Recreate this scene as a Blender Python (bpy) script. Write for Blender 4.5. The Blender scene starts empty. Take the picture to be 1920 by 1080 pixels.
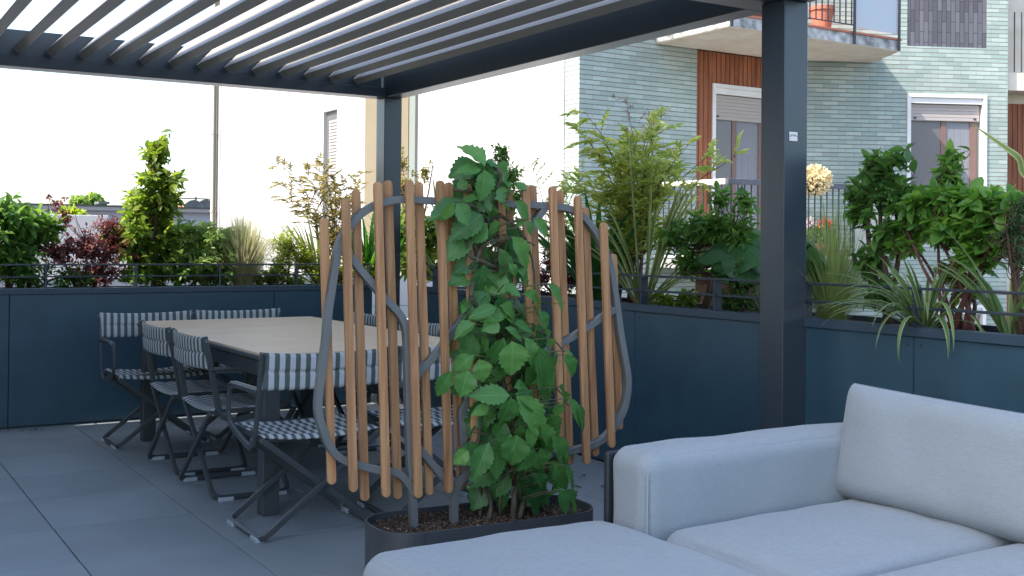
import bpy, bmesh, math, random
import numpy as np
from mathutils import Vector, Matrix, noise
R = math.radians
random.seed(7); rng = np.random.default_rng(11)
SC = bpy.context.scene
COL = SC.collection

# ------------------------------------------------------------------ camera
YAW, PITCH, ROLL, FPX, CYP, EYE = R(31.773), R(0.539), R(0.513), 2101.7, 436.0, 1.27
_f = np.array([math.sin(YAW)*math.cos(PITCH), math.cos(YAW)*math.cos(PITCH), math.sin(PITCH)])
_r = np.array([math.cos(YAW), -math.sin(YAW), 0.0]); _u = np.cross(_r, _f)
_r, _u = math.cos(ROLL)*_r+math.sin(ROLL)*_u, -math.sin(ROLL)*_r+math.cos(ROLL)*_u
cam = bpy.data.objects.new('camera', bpy.data.cameras.new('camera'))
COL.objects.link(cam)
cam.matrix_world = Matrix(((_r[0], _u[0], -_f[0], 0), (_r[1], _u[1], -_f[1], 0), (_r[2], _u[2], -_f[2], EYE), (0, 0, 0, 1)))
cam.data.sensor_width = 36; cam.data.lens = FPX/1920*36
cam.data.shift_y = -(540-CYP)/1920; cam.data.clip_start = 0.05; cam.data.clip_end = 3000
cam.data.dof.use_dof = False
SC.camera = cam
def at(px, py, ax, val):
    """point of the world seen at a pixel of the photograph, on the plane ax=val"""
    d = _f*FPX + _r*(px-960) - _u*(py-CYP)
    o = np.array([0, 0, EYE]); i = 'xyz'.index(ax)
    return Vector(o + d*((val-o[i])/d[i]))

# ------------------------------------------------------------------ sky, sun, exposure
SUN_EL, SUN_AZ = 47.0, 271.5      # azimuth clockwise from +Y: the sun stands to the left, a little behind the planters
w = bpy.data.worlds.new('World'); SC.world = w; w.use_nodes = True
nt = w.node_tree; bg = nt.nodes['Background']
sky = nt.nodes.new('ShaderNodeTexSky'); sky.sky_type = 'NISHITA'; sky.sun_disc = False
sky.sun_elevation = R(SUN_EL); sky.sun_rotation = R(SUN_AZ)
sky.air_density = 1.0; sky.dust_density = 2.1; sky.ozone_density = 1.2; sky.altitude = 100
nt.links.new(sky.outputs[0], bg.inputs[0]); bg.inputs[1].default_value = 0.15
sd = bpy.data.lights.new('sun', 'SUN'); sd.energy = 2.6; sd.angle = R(0.53); sd.color = (1.0, 0.93, 0.82)
sun = bpy.data.objects.new('sun', sd); COL.objects.link(sun)
_s = Vector((math.sin(R(SUN_AZ))*math.cos(R(SUN_EL)), math.cos(R(SUN_AZ))*math.cos(R(SUN_EL)), math.sin(R(SUN_EL))))
sun.rotation_euler = _s.to_track_quat('Z', 'Y').to_euler(); sun.location = (-10, 6, 20)
SC.view_settings.view_transform = 'Standard'; SC.view_settings.look = 'None'
SC.view_settings.exposure = 1.78; SC.view_settings.gamma = 1.0
SC.cycles.max_bounces = 8; SC.cycles.diffuse_bounces = 4; SC.cycles.transparent_max_bounces = 8
SC.cycles.use_denoising = True

# ------------------------------------------------------------------ materials
def mat(name, color, rough=0.6, metal=0.0, spec=0.5, noise_amt=0.0, noise_scale=20, bump=0.0, bump_scale=200, col2=None, coat=0.0, stretch=None):
    m = bpy.data.materials.new(name); m.use_nodes = True
    t = m.node_tree; p = t.nodes['Principled BSDF']
    p.inputs['Base Color'].default_value = (*color, 1); p.inputs['Roughness'].default_value = rough
    p.inputs['Metallic'].default_value = metal; p.inputs['Specular IOR Level'].default_value = spec
    p.inputs['Coat Weight'].default_value = coat
    tc = t.nodes.new('ShaderNodeTexCoord'); src = tc.outputs['Object']
    if stretch:
        mp = t.nodes.new('ShaderNodeMapping'); mp.inputs['Scale'].default_value = stretch
        t.links.new(src, mp.inputs[0]); src = mp.outputs[0]
    if noise_amt or col2:
        n = t.nodes.new('ShaderNodeTexNoise'); n.inputs['Scale'].default_value = noise_scale; n.inputs['Detail'].default_value = 6
        t.links.new(src, n.inputs['Vector'])
        rp = t.nodes.new('ShaderNodeValToRGB'); rp.color_ramp.elements[0].position = .3; rp.color_ramp.elements[1].position = .7
        c2 = col2 or tuple(c*(1+noise_amt) for c in color)
        c1 = color if col2 else tuple(c*(1-noise_amt) for c in color)
        rp.color_ramp.elements[0].color = (*c1, 1); rp.color_ramp.elements[1].color = (*c2, 1)
        t.links.new(n.outputs[0], rp.inputs[0]); t.links.new(rp.outputs[0], p.inputs['Base Color'])
    if bump:
        n = t.nodes.new('ShaderNodeTexNoise'); n.inputs['Scale'].default_value = bump_scale; n.inputs['Detail'].default_value = 4
        t.links.new(src, n.inputs['Vector'])
        b = t.nodes.new('ShaderNodeBump'); b.inputs['Strength'].default_value = bump; b.inputs['Distance'].default_value = .01
        t.links.new(n.outputs[0], b.inputs['Height']); t.links.new(b.outputs[0], p.inputs['Normal'])
    return m

def leaf_mat(name, c1, c2, rough=0.45, trans=0.4, tcol=None, edge=None, stripe=0.0, vein=0.0, spec=.4, g=1.4):
    c1 = tuple(min(.6, c*g) for c in c1); c2 = tuple(min(.65, c*g) for c in c2)
    """foliage: colour varies from leaf to leaf (attribute tint), light passes through"""
    m = bpy.data.materials.new(name); m.use_nodes = True; t = m.node_tree
    p = t.nodes['Principled BSDF']; out = t.nodes['Material Output']
    a = t.nodes.new('ShaderNodeAttribute'); a.attribute_name = 'tint'
    rp = t.nodes.new('ShaderNodeValToRGB'); rp.color_ramp.elements[0].color = (*c1, 1); rp.color_ramp.elements[1].color = (*c2, 1)
    t.links.new(a.outputs['Fac'], rp.inputs[0]); col = rp.outputs[0]
    uv = t.nodes.new('ShaderNodeUVMap'); sp = t.nodes.new('ShaderNodeSeparateXYZ'); t.links.new(uv.outputs[0], sp.inputs[0])
    if edge:   # pale margins along the blade
        ab = t.nodes.new('ShaderNodeMath'); ab.operation = 'SUBTRACT'; ab.inputs[1].default_value = .5
        t.links.new(sp.outputs[0], ab.inputs[0])
        a2 = t.nodes.new('ShaderNodeMath'); a2.operation = 'ABSOLUTE'; t.links.new(ab.outputs[0], a2.inputs[0])
        mr = t.nodes.new('ShaderNodeMapRange'); mr.inputs[1].default_value = stripe; mr.inputs[2].default_value = stripe+.08
        t.links.new(a2.outputs[0], mr.inputs[0])
        mx = t.nodes.new('ShaderNodeMix'); mx.data_type = 'RGBA'; mx.inputs['B'].default_value = (*edge, 1)
        t.links.new(mr.outputs[0], mx.inputs['Factor']); t.links.new(col, mx.inputs['A']); col = mx.outputs['Result']
    if vein:   # midrib and side veins
        ab = t.nodes.new('ShaderNodeMath'); ab.operation = 'SUBTRACT'; ab.inputs[1].default_value = .5
        t.links.new(sp.outputs[0], ab.inputs[0])
        a2 = t.nodes.new('ShaderNodeMath'); a2.operation = 'ABSOLUTE'; t.links.new(ab.outputs[0], a2.inputs[0])
        m1 = t.nodes.new('ShaderNodeMath'); m1.operation = 'MULTIPLY_ADD'; m1.inputs[1].default_value = -.9
        t.links.new(a2.outputs[0], m1.inputs[0]); t.links.new(sp.outputs[1], m1.inputs[2])
        m2 = t.nodes.new('ShaderNodeMath'); m2.operation = 'MULTIPLY'; m2.inputs[1].default_value = 7.5; t.links.new(m1.outputs[0], m2.inputs[0])
        m3 = t.nodes.new('ShaderNodeMath'); m3.operation = 'PINGPONG'; m3.inputs[1].default_value = .5; t.links.new(m2.outputs[0], m3.inputs[0])
        s1 = t.nodes.new('ShaderNodeMapRange'); s1.inputs[1].default_value = .0; s1.inputs[2].default_value = .10; s1.inputs[3].default_value = 1; s1.inputs[4].default_value = 0
        t.links.new(m3.outputs[0], s1.inputs[0])
        s2 = t.nodes.new('ShaderNodeMapRange'); s2.inputs[1].default_value = .01; s2.inputs[2].default_value = .04; s2.inputs[3].default_value = 1; s2.inputs[4].default_value = 0
        t.links.new(a2.outputs[0], s2.inputs[0])
        mm = t.nodes.new('ShaderNodeMath'); mm.operation = 'MAXIMUM'; t.links.new(s1.outputs[0], mm.inputs[0]); t.links.new(s2.outputs[0], mm.inputs[1])
        mf = t.nodes.new('ShaderNodeMath'); mf.operation = 'MULTIPLY'; mf.inputs[1].default_value = vein; t.links.new(mm.outputs[0], mf.inputs[0])
        mx = t.nodes.new('ShaderNodeMix'); mx.data_type = 'RGBA'; mx.inputs['B'].default_value = (*[min(1, c*2.2+.02) for c in c2], 1)
        t.links.new(mf.outputs[0], mx.inputs['Factor']); t.links.new(col, mx.inputs['A']); col = mx.outputs['Result']
        b = t.nodes.new('ShaderNodeBump'); b.inputs['Strength'].default_value = .35; b.inputs['Distance'].default_value = .002; b.invert = True
        t.links.new(mm.outputs[0], b.inputs['Height']); t.links.new(b.outputs[0], p.inputs['Normal'])
    t.links.new(col, p.inputs['Base Color']); p.inputs['Roughness'].default_value = rough; p.inputs['Specular IOR Level'].default_value = spec
    tr = t.nodes.new('ShaderNodeBsdfTranslucent')
    hs = t.nodes.new('ShaderNodeHueSaturation'); hs.inputs['Hue'].default_value = .485; hs.inputs['Saturation'].default_value = 1.1; hs.inputs['Value'].default_value = 1.9
    t.links.new(col, hs.inputs['Color']); t.links.new(hs.outputs[0], tr.inputs['Color'])
    ms = t.nodes.new('ShaderNodeMixShader'); ms.inputs[0].default_value = trans
    t.links.new(p.outputs[0], ms.inputs[1]); t.links.new(tr.outputs[0], ms.inputs[2]); t.links.new(ms.outputs[0], out.inputs[0])
    return m

def N(t, kind, **kw):
    n = t.nodes.new(kind)
    for k, v in kw.items():
        if k in n.inputs: n.inputs[k].default_value = v
        else: setattr(n, k, v)
    return n

# ------------------------------------------------------------------ object helpers
def tag(o, label=None, cat=None, group=None, kind=None):
    if label: o['label'] = label
    if cat: o['category'] = cat
    if group: o['group'] = group
    if kind: o['kind'] = kind
    return o
def thing(name, label, cat, loc=(0, 0, 0), rz=0, group=None, kind=None):
    o = bpy.data.objects.new(name, None); o.empty_display_size = .1
    COL.objects.link(o); o.location = loc; o.rotation_euler = (0, 0, rz)
    return tag(o, label, cat, group, kind)
def world_mat(o):
    m = Matrix.Translation(o.location) @ o.rotation_euler.to_matrix().to_4x4()
    return world_mat(o.parent) @ m if o.parent else m
def link(name, me, m, parent=None, smooth=False, bevel=0, world=True, seg=2):
    if parent is not None and world:
        me.transform(world_mat(parent).inverted())
    if m is not None:
        for mm in (m if isinstance(m, (list, tuple)) else [m]): me.materials.append(mm)
    o = bpy.data.objects.new(name, me); COL.objects.link(o)
    if parent is not None: o.parent = parent
    me.polygons.foreach_set('use_smooth', [bool(smooth)]*len(me.polygons))
    if bevel:
        b = o.modifiers.new('bevel', 'BEVEL'); b.width = bevel; b.segments = seg; b.limit_method = 'ANGLE'; b.angle_limit = R(40); b.harden_normals = False
    return o
def frame_from(d, up=Vector((0, 0, 1))):
    d = d.normalized()
    if abs(d.dot(up)) > .999: up = Vector((0, 1, 0))
    x = up.cross(d).normalized(); y = d.cross(x)
    return x, y, d
class MB:
    def __init__(s): s.v = []; s.f = []; s.uv = {}; s.mi = {}
    def add(s, vs, fs, uvs=None, mi=0):
        o = len(s.v); s.v += [tuple(v) for v in vs]
        for k, f in enumerate(fs):
            if uvs is not None: s.uv[len(s.f)] = [uvs[i] for i in f]
            if mi: s.mi[len(s.f)] = mi
            s.f.append([i+o for i in f])
    def box(s, a, b, M=None, mi=0):
        (x0, y0, z0), (x1, y1, z1) = a, b
        vs = [Vector(p) for p in ((x0,y0,z0),(x1,y0,z0),(x1,y1,z0),(x0,y1,z0),(x0,y0,z1),(x1,y0,z1),(x1,y1,z1),(x0,y1,z1))]
        if M is not None: vs = [M @ v for v in vs]
        s.add(vs, [(0,3,2,1),(4,5,6,7),(0,1,5,4),(1,2,6,5),(2,3,7,6),(3,0,4,7)], mi=mi)
    def bar(s, p, q, w, h, up=Vector((0, 0, 1))):
        """rectangular bar from p to q; w across, h along up"""
        p = Vector(p); q = Vector(q); x, y, d = frame_from(q-p, up)
        vs = [a+x*sx*w/2+y*sy*h/2 for a in (p, q) for sx, sy in ((-1,-1),(1,-1),(1,1),(-1,1))]
        s.add(vs, [(0,3,2,1),(4,5,6,7),(0,1,5,4),(1,2,6,5),(2,3,7,6),(3,0,4,7)])
    def sweep(s, pts, nrm, w, h, closed=False):
        """rectangular section swept along pts; nrm = fixed plane normal (thickness h along it), w in plane"""
        pts = [Vector(p) for p in pts]; nrm = Vector(nrm).normalized(); n = len(pts); vs = []
        for i, p in enumerate(pts):
            a = pts[i-1] if (i > 0 or closed) else p; b = pts[(i+1) % n] if (i < n-1 or closed) else p
            d = (b-a).normalized(); side = nrm.cross(d).normalized()
            k = 1.0
            if 0 < i < n-1:
                c = (p-a).normalized().dot(side); k = 1/max(.6, math.sqrt(max(0, 1-c*c)))
            vs += [p+side*(-w/2*k)-nrm*h/2, p+side*(w/2*k)-nrm*h/2, p+side*(w/2*k)+nrm*h/2, p+side*(-w/2*k)+nrm*h/2]
        fs = []
        m = n if closed else n-1
        for i in range(m):
            a = i*4; b = ((i+1) % n)*4
            for k in range(4): fs.append((a+k, a+(k+1) % 4, b+(k+1) % 4, b+k))
        if not closed: fs += [(3,2,1,0), ((n-1)*4, (n-1)*4+1, (n-1)*4+2, (n-1)*4+3)]
        s.add(vs, fs)
    def tube(s, pts, rad, n=6):
        pts = [Vector(p) for p in pts]
        if not isinstance(rad, (list, tuple)): rad = [rad]*len(pts)
        vs = []; x = None
        for i, p in enumerate(pts):
            a = pts[max(0, i-1)]; b = pts[min(len(pts)-1, i+1)]; d = (b-a)
            if d.length < 1e-7: d = Vector((0, 0, 1))
            d.normalize()
            if x is None: x = frame_from(d)[0]
            x = (x - d*x.dot(d))
            x = x.normalized() if x.length > 1e-6 else frame_from(d)[0]
            y = d.cross(x)
            vs += [p+(x*math.cos(2*math.pi*k/n)+y*math.sin(2*math.pi*k/n))*rad[i] for k in range(n)]
        fs = [(i*n+k, i*n+(k+1) % n, (i+1)*n+(k+1) % n, (i+1)*n+k) for i in range(len(pts)-1) for k in range(n)]
        fs += [tuple(range(n-1, -1, -1)), tuple((len(pts)-1)*n+k for k in range(n))]
        s.add(vs, fs)
    def prism(s, poly, a, b):
        """poly: list of Vectors (closed outline at a); extruded by vector b"""
        n = len(poly); b = Vector(b)
        vs = [Vector(p) for p in poly]+[Vector(p)+b for p in poly]
        s.add(vs, [tuple(range(n-1, -1, -1)), tuple(range(n, 2*n))]+[(i, (i+1) % n, n+(i+1) % n, n+i) for i in range(n)])
    def lathe(s, c, prof, n=20):
        c = Vector(c); vs = [c+Vector((r*math.cos(2*math.pi*k/n), r*math.sin(2*math.pi*k/n), z)) for r, z in prof for k in range(n)]
        fs = [(i*n+k, i*n+(k+1) % n, (i+1)*n+(k+1) % n, (i+1)*n+k) for i in range(len(prof)-1) for k in range(n)]
        fs += [tuple(range(n-1, -1, -1)), tuple((len(prof)-1)*n+k for k in range(n))]
        s.add(vs, fs)
    def build(s, name, m, parent=None, smooth=False, bevel=0, world=True, seg=2):
        me = bpy.data.meshes.new(name); me.from_pydata(s.v, [], s.f)
        if s.uv:
            l = me.uv_layers.new(name='UVMap')
            for p in me.polygons:
                if p.index in s.uv:
                    for k, li in enumerate(p.loop_indices): l.data[li].uv = s.uv[p.index][k]
        for k, v in s.mi.items(): me.polygons[k].material_index = v
        me.update()
        bm = bmesh.new(); bm.from_mesh(me); bmesh.ops.recalc_face_normals(bm, faces=bm.faces); bm.to_mesh(me); bm.free()
        return link(name, me, m, parent, smooth, bevel, world, seg)
def copy_thing(o, loc, rz, label=None, parent=None):
    c = o.copy(); COL.objects.link(c)
    if parent is None:
        c.location = loc; c.rotation_euler = (0, 0, rz)
        if label: c['label'] = label
    else: c.parent = parent
    for ch in list(o.children): copy_thing(ch, None, None, None, c)
    return c
def smooth_path(pts, n=6, closed=False):
    """Catmull-Rom through pts"""
    P = [Vector(p) for p in pts]; out = []; m = len(P)
    for i in range(m if closed else m-1):
        p0 = P[(i-1) % m] if (closed or i > 0) else P[0]*2-P[1]
        p1 = P[i]; p2 = P[(i+1) % m]
        p3 = P[(i+2) % m] if (closed or i < m-2) else P[-1]*2-P[-2]
        for k in range(n):
            t = k/n
            out.append(.5*((2*p1)+(p2-p0)*t+(2*p0-5*p1+4*p2-p3)*t*t+(3*p1-3*p2+p3-p0)*t**3))
    if not closed: out.append(P[-1])
    return out

# ------------------------------------------------------------------ leaves (numpy)
def leaf_template(kind):
    """vertices (x across -.5..5, y along 0..1, z up), quads, uv"""
    if kind == 'small':   ys = [0, .45, 1]; ws = [.08, 1, .02]; fold = .18; curl = .12
    elif kind == 'oval':  ys = [0, .22, .5, .78, 1]; ws = [.1, .8, 1, .66, .03]; fold = .14; curl = .18
    elif kind == 'lance': ys = [0, .25, .55, 1]; ws = [.1, 1, .75, .02]; fold = .2; curl = .2
    elif kind == 'round': ys = [0, .12, .4, .7, .92, 1]; ws = [.5, .85, 1, .88, .5, .08]; fold = .06; curl = .1
    elif kind == 'obov':  ys = [0, .3, .65, .9, 1]; ws = [.1, .5, 1, .8, .25]; fold = .12; curl = .15
    vs = []; uv = []
    for y, wd in zip(ys, ws):
        for x in (-.5, 0, .5):
            vs.append((x*wd, y, abs(x*wd)*fold*2-curl*y*y)); uv.append((x*wd+.5, y))
    fs = []
    for i in range(len(ys)-1):
        a = i*3; b = a+3
        fs += [(a, a+1, b+1, b), (a+1, a+2, b+2, b+1)]
    return np.array(vs), np.array(fs), np.array(uv)
def serrated_template(teeth=8, fold=.16, curl=.30):
    """a leaflet with a toothed edge, drooping tip and slightly wavy blade"""
    n = teeth*2; vs = []; uv = []
    for i in range(n+1):
        y = i/n
        wd = (math.sin(math.pi*min(1, y**.80)))**.95 if 0 < y < 1 else .03
        wd = max(.03, wd)*(.93 if i % 2 == 0 else 1.12)
        yy = y+(0.030 if i % 2 else 0)
        for x in (-.5, -.25, 0, .25, .5):
            xx = x*wd
            z = abs(xx)*fold*2-curl*y*y+.025*math.sin(y*17+(x > 0)*1.3)*abs(x)*2
            vs.append((xx, (yy if abs(x) == .5 else y), z)); uv.append((xx+.5, y))
    fs = []
    for i in range(n):
        for k in range(4):
            a = i*5+k; fs.append((a, a+1, a+6, a+5))
    return np.array(vs), np.array(fs), np.array(uv)
TPL = {k: leaf_template(k) for k in ('small', 'oval', 'lance', 'round', 'obov')}
TPL['serr'] = serrated_template()
def unit(a):
    return a/np.maximum(1e-9, np.linalg.norm(a, axis=-1, keepdims=True))
def leaves_mesh(name, tpl, P, D, Nn, L, W, m, parent, tint=None, smooth=True, curlv=None):
    V, F, UV = TPL[tpl] if isinstance(tpl, str) else tpl
    P = np.asarray(P, float); n = len(P)
    D = unit(np.asarray(D, float)); Nn = np.asarray(Nn, float)
    X = unit(np.cross(D, Nn)); Z = np.cross(X, D)
    L = np.broadcast_to(np.asarray(L, float), (n,)); W = np.broadcast_to(np.asarray(W, float), (n,))
    cz = np.ones(n) if curlv is None else curlv
    vv = (P[:, None, :] + X[:, None, :]*(V[None, :, 0:1]*W[:, None, None]) + D[:, None, :]*(V[None, :, 1:2]*L[:, None, None])
          + Z[:, None, :]*(V[None, :, 2:3]*(L*cz)[:, None, None]))
    k = len(V); nf = len(F)
    verts = vv.reshape(-1, 3); faces = (F[None]+(np.arange(n)*k)[:, None, None]).reshape(-1, 4)
    tint = rng.random(n) if tint is None else np.asarray(tint)
    return raw_mesh(name, verts, faces, np.tile(UV, (n, 1)), np.repeat(tint, k), m, parent, smooth)
def raw_mesh(name, verts, faces, uv, tint, m, parent, smooth=True):
    me = bpy.data.meshes.new(name); nv = len(verts); nf = len(faces)
    me.vertices.add(nv); me.vertices.foreach_set('co', verts.ravel())
    me.loops.add(nf*4); me.loops.foreach_set('vertex_index', faces.ravel().astype(np.int32))
    me.polygons.add(nf); me.polygons.foreach_set('loop_start', np.arange(nf, dtype=np.int32)*4)
    me.update(calc_edges=True)
    l = me.uv_layers.new(name='UVMap'); l.data.foreach_set('uv', uv[faces.ravel()].astype(np.float32).ravel())
    a = me.attributes.new('tint', 'FLOAT', 'POINT'); a.data.foreach_set('value', tint.astype(np.float32))
    return link(name, me, m, parent, smooth)
def blades_mesh(name, base, d0, length, width, droop, m, parent, nseg=8, twist=0.0, fold=.25, tint=None):
    """strap leaves / grass: each starts at base along d0 and bends down by droop (radians in all)"""
    vs = []; fs = []; uv = []; tn = []
    for i in range(len(base)):
        p = np.array(base[i], float); d = np.array(d0[i], float); d /= np.linalg.norm(d)
        h = np.array([d[0], d[1], 0.0]); h = h/np.linalg.norm(h) if np.linalg.norm(h) > 1e-4 else np.array([1., 0, 0])
        side = np.cross(h, [0, 0, 1.0]); a0 = math.atan2(d[2], math.hypot(d[0], d[1]))
        off = len(vs); t0 = rng.random() if tint is None else tint[i]; tw = (rng.random()-.5)*twist
        for k in range(nseg+1):
            t = k/nseg; a = a0-droop[i]*t**1.6
            dd = h*math.cos(a)+np.array([0, 0, math.sin(a)])
            nn = np.cross(side, dd)*-1
            sd_ = side*math.cos(tw*t)+nn*math.sin(tw*t); n2 = np.cross(sd_, dd)
            wd = width[i]*(min(1, .45+t*2.2))*(1-max(0, (t-.55)/.45)**1.8*.97)
            vs += [p-sd_*wd/2-n2*wd*fold, p.copy(), p+sd_*wd/2-n2*wd*fold]
            uv += [(0, t), (.5, t), (1, t)]; tn += [t0]*3
            if k < nseg:
                o = off+k*3; fs += [(o, o+1, o+4, o+3), (o+1, o+2, o+5, o+4)]
            p = p+dd*length[i]/nseg
    return raw_mesh(name, np.array(vs), np.array(fs), np.array(uv), np.array(tn), m, parent)

# ================================================================== materials in use
M_NAVY = mat('navy_panel_paint', (0.029, 0.072, 0.104), rough=.40, noise_amt=.13, noise_scale=4.5, bump=.10, bump_scale=600, spec=.5)
M_NAVY_CAP = mat('navy_cap_paint', (0.034, 0.060, 0.088), rough=.45, noise_amt=.08, noise_scale=5)
M_RAIL = mat('rail_paint', (0.030, 0.042, 0.055), rough=.5, noise_amt=.1, noise_scale=8)
M_FRAME = mat('anthracite_aluminium', (0.036, 0.050, 0.064), rough=.30, noise_amt=.05, noise_scale=2, bump=.05, bump_scale=900)
M_LOUVRE = mat('louvre_aluminium', (0.33, 0.31, 0.28), rough=.5, noise_amt=.06, noise_scale=3, stretch=(8, .5, 8))
M_SCREW = mat('screw_steel', (0.25, 0.27, 0.3), rough=.35, metal=.8)
M_SOIL = mat('potting_soil', (0.018, 0.012, 0.009), rough=.95, col2=(0.07, 0.045, 0.03), noise_scale=60, bump=1.0, bump_scale=90)
M_METAL = mat('grey_powder_coat', (0.115, 0.122, 0.12), rough=.5, noise_amt=.06, noise_scale=6, bump=.12, bump_scale=500)
M_CHAIR = mat('chair_powder_coat', (0.055, 0.063, 0.066), rough=.42, noise_amt=.06, noise_scale=6)
M_CAPS = mat('pale_plastic', (0.36, 0.42, 0.46), rough=.5)
M_WHITE = mat('white_render', (0.42, 0.415, 0.41), rough=.9, noise_amt=.03, noise_scale=.6, bump=.1, bump_scale=60)
M_BEIGE = mat('beige_render', (0.17, 0.14, 0.092), rough=.9, noise_amt=.05, noise_scale=1.0, bump=.2, bump_scale=40)
M_TRIMW = mat('white_painted_trim', (0.74, 0.72, 0.70), rough=.5, noise_amt=.05, noise_scale=4)
M_GREYST = mat('grey_strip_render', (0.17, 0.19, 0.17), rough=.8, noise_amt=.06)

def wood(name, c1, c2, scale=(1, 1, 1), rough=.55):
    m = bpy.data.materials.new(name); m.use_nodes = True; t = m.node_tree; p = t.nodes['Principled BSDF']
    tc = N(t, 'ShaderNodeTexCoord'); mp = N(t, 'ShaderNodeMapping'); mp.inputs['Scale'].default_value = scale
    oi = N(t, 'ShaderNodeObjectInfo'); ad = N(t, 'ShaderNodeVectorMath', operation='ADD')
    cx = N(t, 'ShaderNodeCombineXYZ'); ml = N(t, 'ShaderNodeMath', operation='MULTIPLY'); ml.inputs[1].default_value = 37
    t.links.new(oi.outputs['Random'], ml.inputs[0]); t.links.new(ml.outputs[0], cx.inputs[0]); t.links.new(ml.outputs[0], cx.inputs[2])
    t.links.new(tc.outputs['Object'], ad.inputs[0]); t.links.new(cx.outputs[0], ad.inputs[1])
    t.links.new(ad.outputs[0], mp.inputs[0])
    n = N(t, 'ShaderNodeTexNoise'); n.inputs['Scale'].default_value = 1; n.inputs['Detail'].default_value = 8; n.inputs['Distortion'].default_value = .6
    t.links.new(mp.outputs[0], n.inputs['Vector'])
    rp = N(t, 'ShaderNodeValToRGB'); rp.color_ramp.elements[0].position = .32; rp.color_ramp.elements[1].position = .68
    rp.color_ramp.elements[0].color = (*c1, 1); rp.color_ramp.elements[1].color = (*c2, 1)
    t.links.new(n.outputs[0], rp.inputs[0])
    hs = N(t, 'ShaderNodeHueSaturation'); mr = N(t, 'ShaderNodeMapRange'); mr.inputs[3].default_value = .82; mr.inputs[4].default_value = 1.18
    t.links.new(oi.outputs['Random'], mr.inputs[0]); t.links.new(mr.outputs[0], hs.inputs['Value'])
    t.links.new(rp.outputs[0], hs.inputs['Color']); t.links.new(hs.outputs[0], p.inputs['Base Color'])
    b = N(t, 'ShaderNodeBump'); b.inputs['Strength'].default_value = .25; b.inputs['Distance'].default_value = .002
    t.links.new(n.outputs[0], b.inputs['Height']); t.links.new(b.outputs[0], p.inputs['Normal'])
    p.inputs['Roughness'].default_value = rough; p.inputs['Specular IOR Level'].default_value = .3
    return m
M_TEAK = wood('teak', (0.28, 0.132, 0.060), (0.47, 0.258, 0.122), (60, 60, 3))
M_CLAD = wood('cladding_wood', (0.20, 0.065, 0.03), (0.36, 0.13, 0.06), (14, 14, 1.2), .6)

def brick(name, c1, c2, mortar, bw, rh, ms, swap=False, rough=.35, line=None):
    m = bpy.data.materials.new(name); m.use_nodes = True; t = m.node_tree; p = t.nodes['Principled BSDF']
    uv = N(t, 'ShaderNodeUVMap'); v = uv.outputs[0]
    if swap:
        s = N(t, 'ShaderNodeSeparateXYZ'); c = N(t, 'ShaderNodeCombineXYZ'); t.links.new(v, s.inputs[0])
        t.links.new(s.outputs[1], c.inputs[0]); t.links.new(s.outputs[0], c.inputs[1]); v = c.outputs[0]
    b = N(t, 'ShaderNodeTexBrick'); t.links.new(v, b.inputs['Vector'])
    b.inputs['Color1'].default_value = (*c1, 1); b.inputs['Color2'].default_value = (*c2, 1); b.inputs['Mortar'].default_value = (*mortar, 1)
    b.inputs['Scale'].default_value = 1; b.inputs['Mortar Size'].default_value = ms; b.inputs['Mortar Smooth'].default_value = .15; b.inputs['Bias'].default_value = -.1
    b.inputs['Brick Width'].default_value = bw; b.inputs['Row Height'].default_value = rh; b.offset = .5
    n = N(t, 'ShaderNodeTexNoise'); n.inputs['Scale'].default_value = .7; n.inputs['Detail'].default_value = 5; t.links.new(uv.outputs[0], n.inputs['Vector'])
    mr = N(t, 'ShaderNodeMapRange'); mr.inputs[1].default_value = .3; mr.inputs[2].default_value = .7; mr.inputs[3].default_value = .86; mr.inputs[4].default_value = 1.12
    t.links.new(n.outputs[0], mr.inputs[0])
    hs = N(t, 'ShaderNodeHueSaturation'); t.links.new(mr.outputs[0], hs.inputs['Value']); t.links.new(b.outputs['Color'], hs.inputs['Color'])
    colr = hs.outputs[0]
    if line:   # dark brown mortar joint under every course
        s2 = N(t, 'ShaderNodeSeparateXYZ'); t.links.new(uv.outputs[0], s2.inputs[0])
        dv = N(t, 'ShaderNodeMath', operation='DIVIDE'); dv.inputs[1].default_value = rh; t.links.new(s2.outputs[1], dv.inputs[0])
        fr = N(t, 'ShaderNodeMath', operation='FRACT'); t.links.new(dv.outputs[0], fr.inputs[0])
        lt = N(t, 'ShaderNodeMath', operation='LESS_THAN'); lt.inputs[1].default_value = .13; t.links.new(fr.outputs[0], lt.inputs[0])
        mx = N(t, 'ShaderNodeMix', data_type='RGBA'); mx.inputs['B'].default_value = (*line, 1); t.links.new(lt.outputs[0], mx.inputs['Factor']); t.links.new(colr, mx.inputs['A']); colr = mx.outputs['Result']
    t.links.new(colr, p.inputs['Base Color'])
    bp = N(t, 'ShaderNodeBump'); bp.inputs['Strength'].default_value = .8; bp.inputs['Distance'].default_value = .006; bp.invert = True
    t.links.new(b.outputs['Fac'], bp.inputs['Height']); t.links.new(bp.outputs[0], p.inputs['Normal'])
    rr = N(t, 'ShaderNodeMapRange'); rr.inputs[3].default_value = rough; rr.inputs[4].default_value = .9; t.links.new(b.outputs['Fac'], rr.inputs[0])
    t.links.new(rr.outputs[0], p.inputs['Roughness']); p.inputs['Specular IOR Level'].default_value = .3
    return m
M_GREEN = brick('green_glazed_tiles', (0.28, 0.355, 0.325), (0.41, 0.475, 0.435), (0.30, 0.31, 0.27), .25, .066, .0035, line=(.16, .14, .11))
M_SLATE = brick('slate_vertical_tiles', (0.085, 0.08, 0.095), (0.15, 0.15, 0.17), (0.04, 0.038, 0.04), .33, .074, .004, swap=True)

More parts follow.
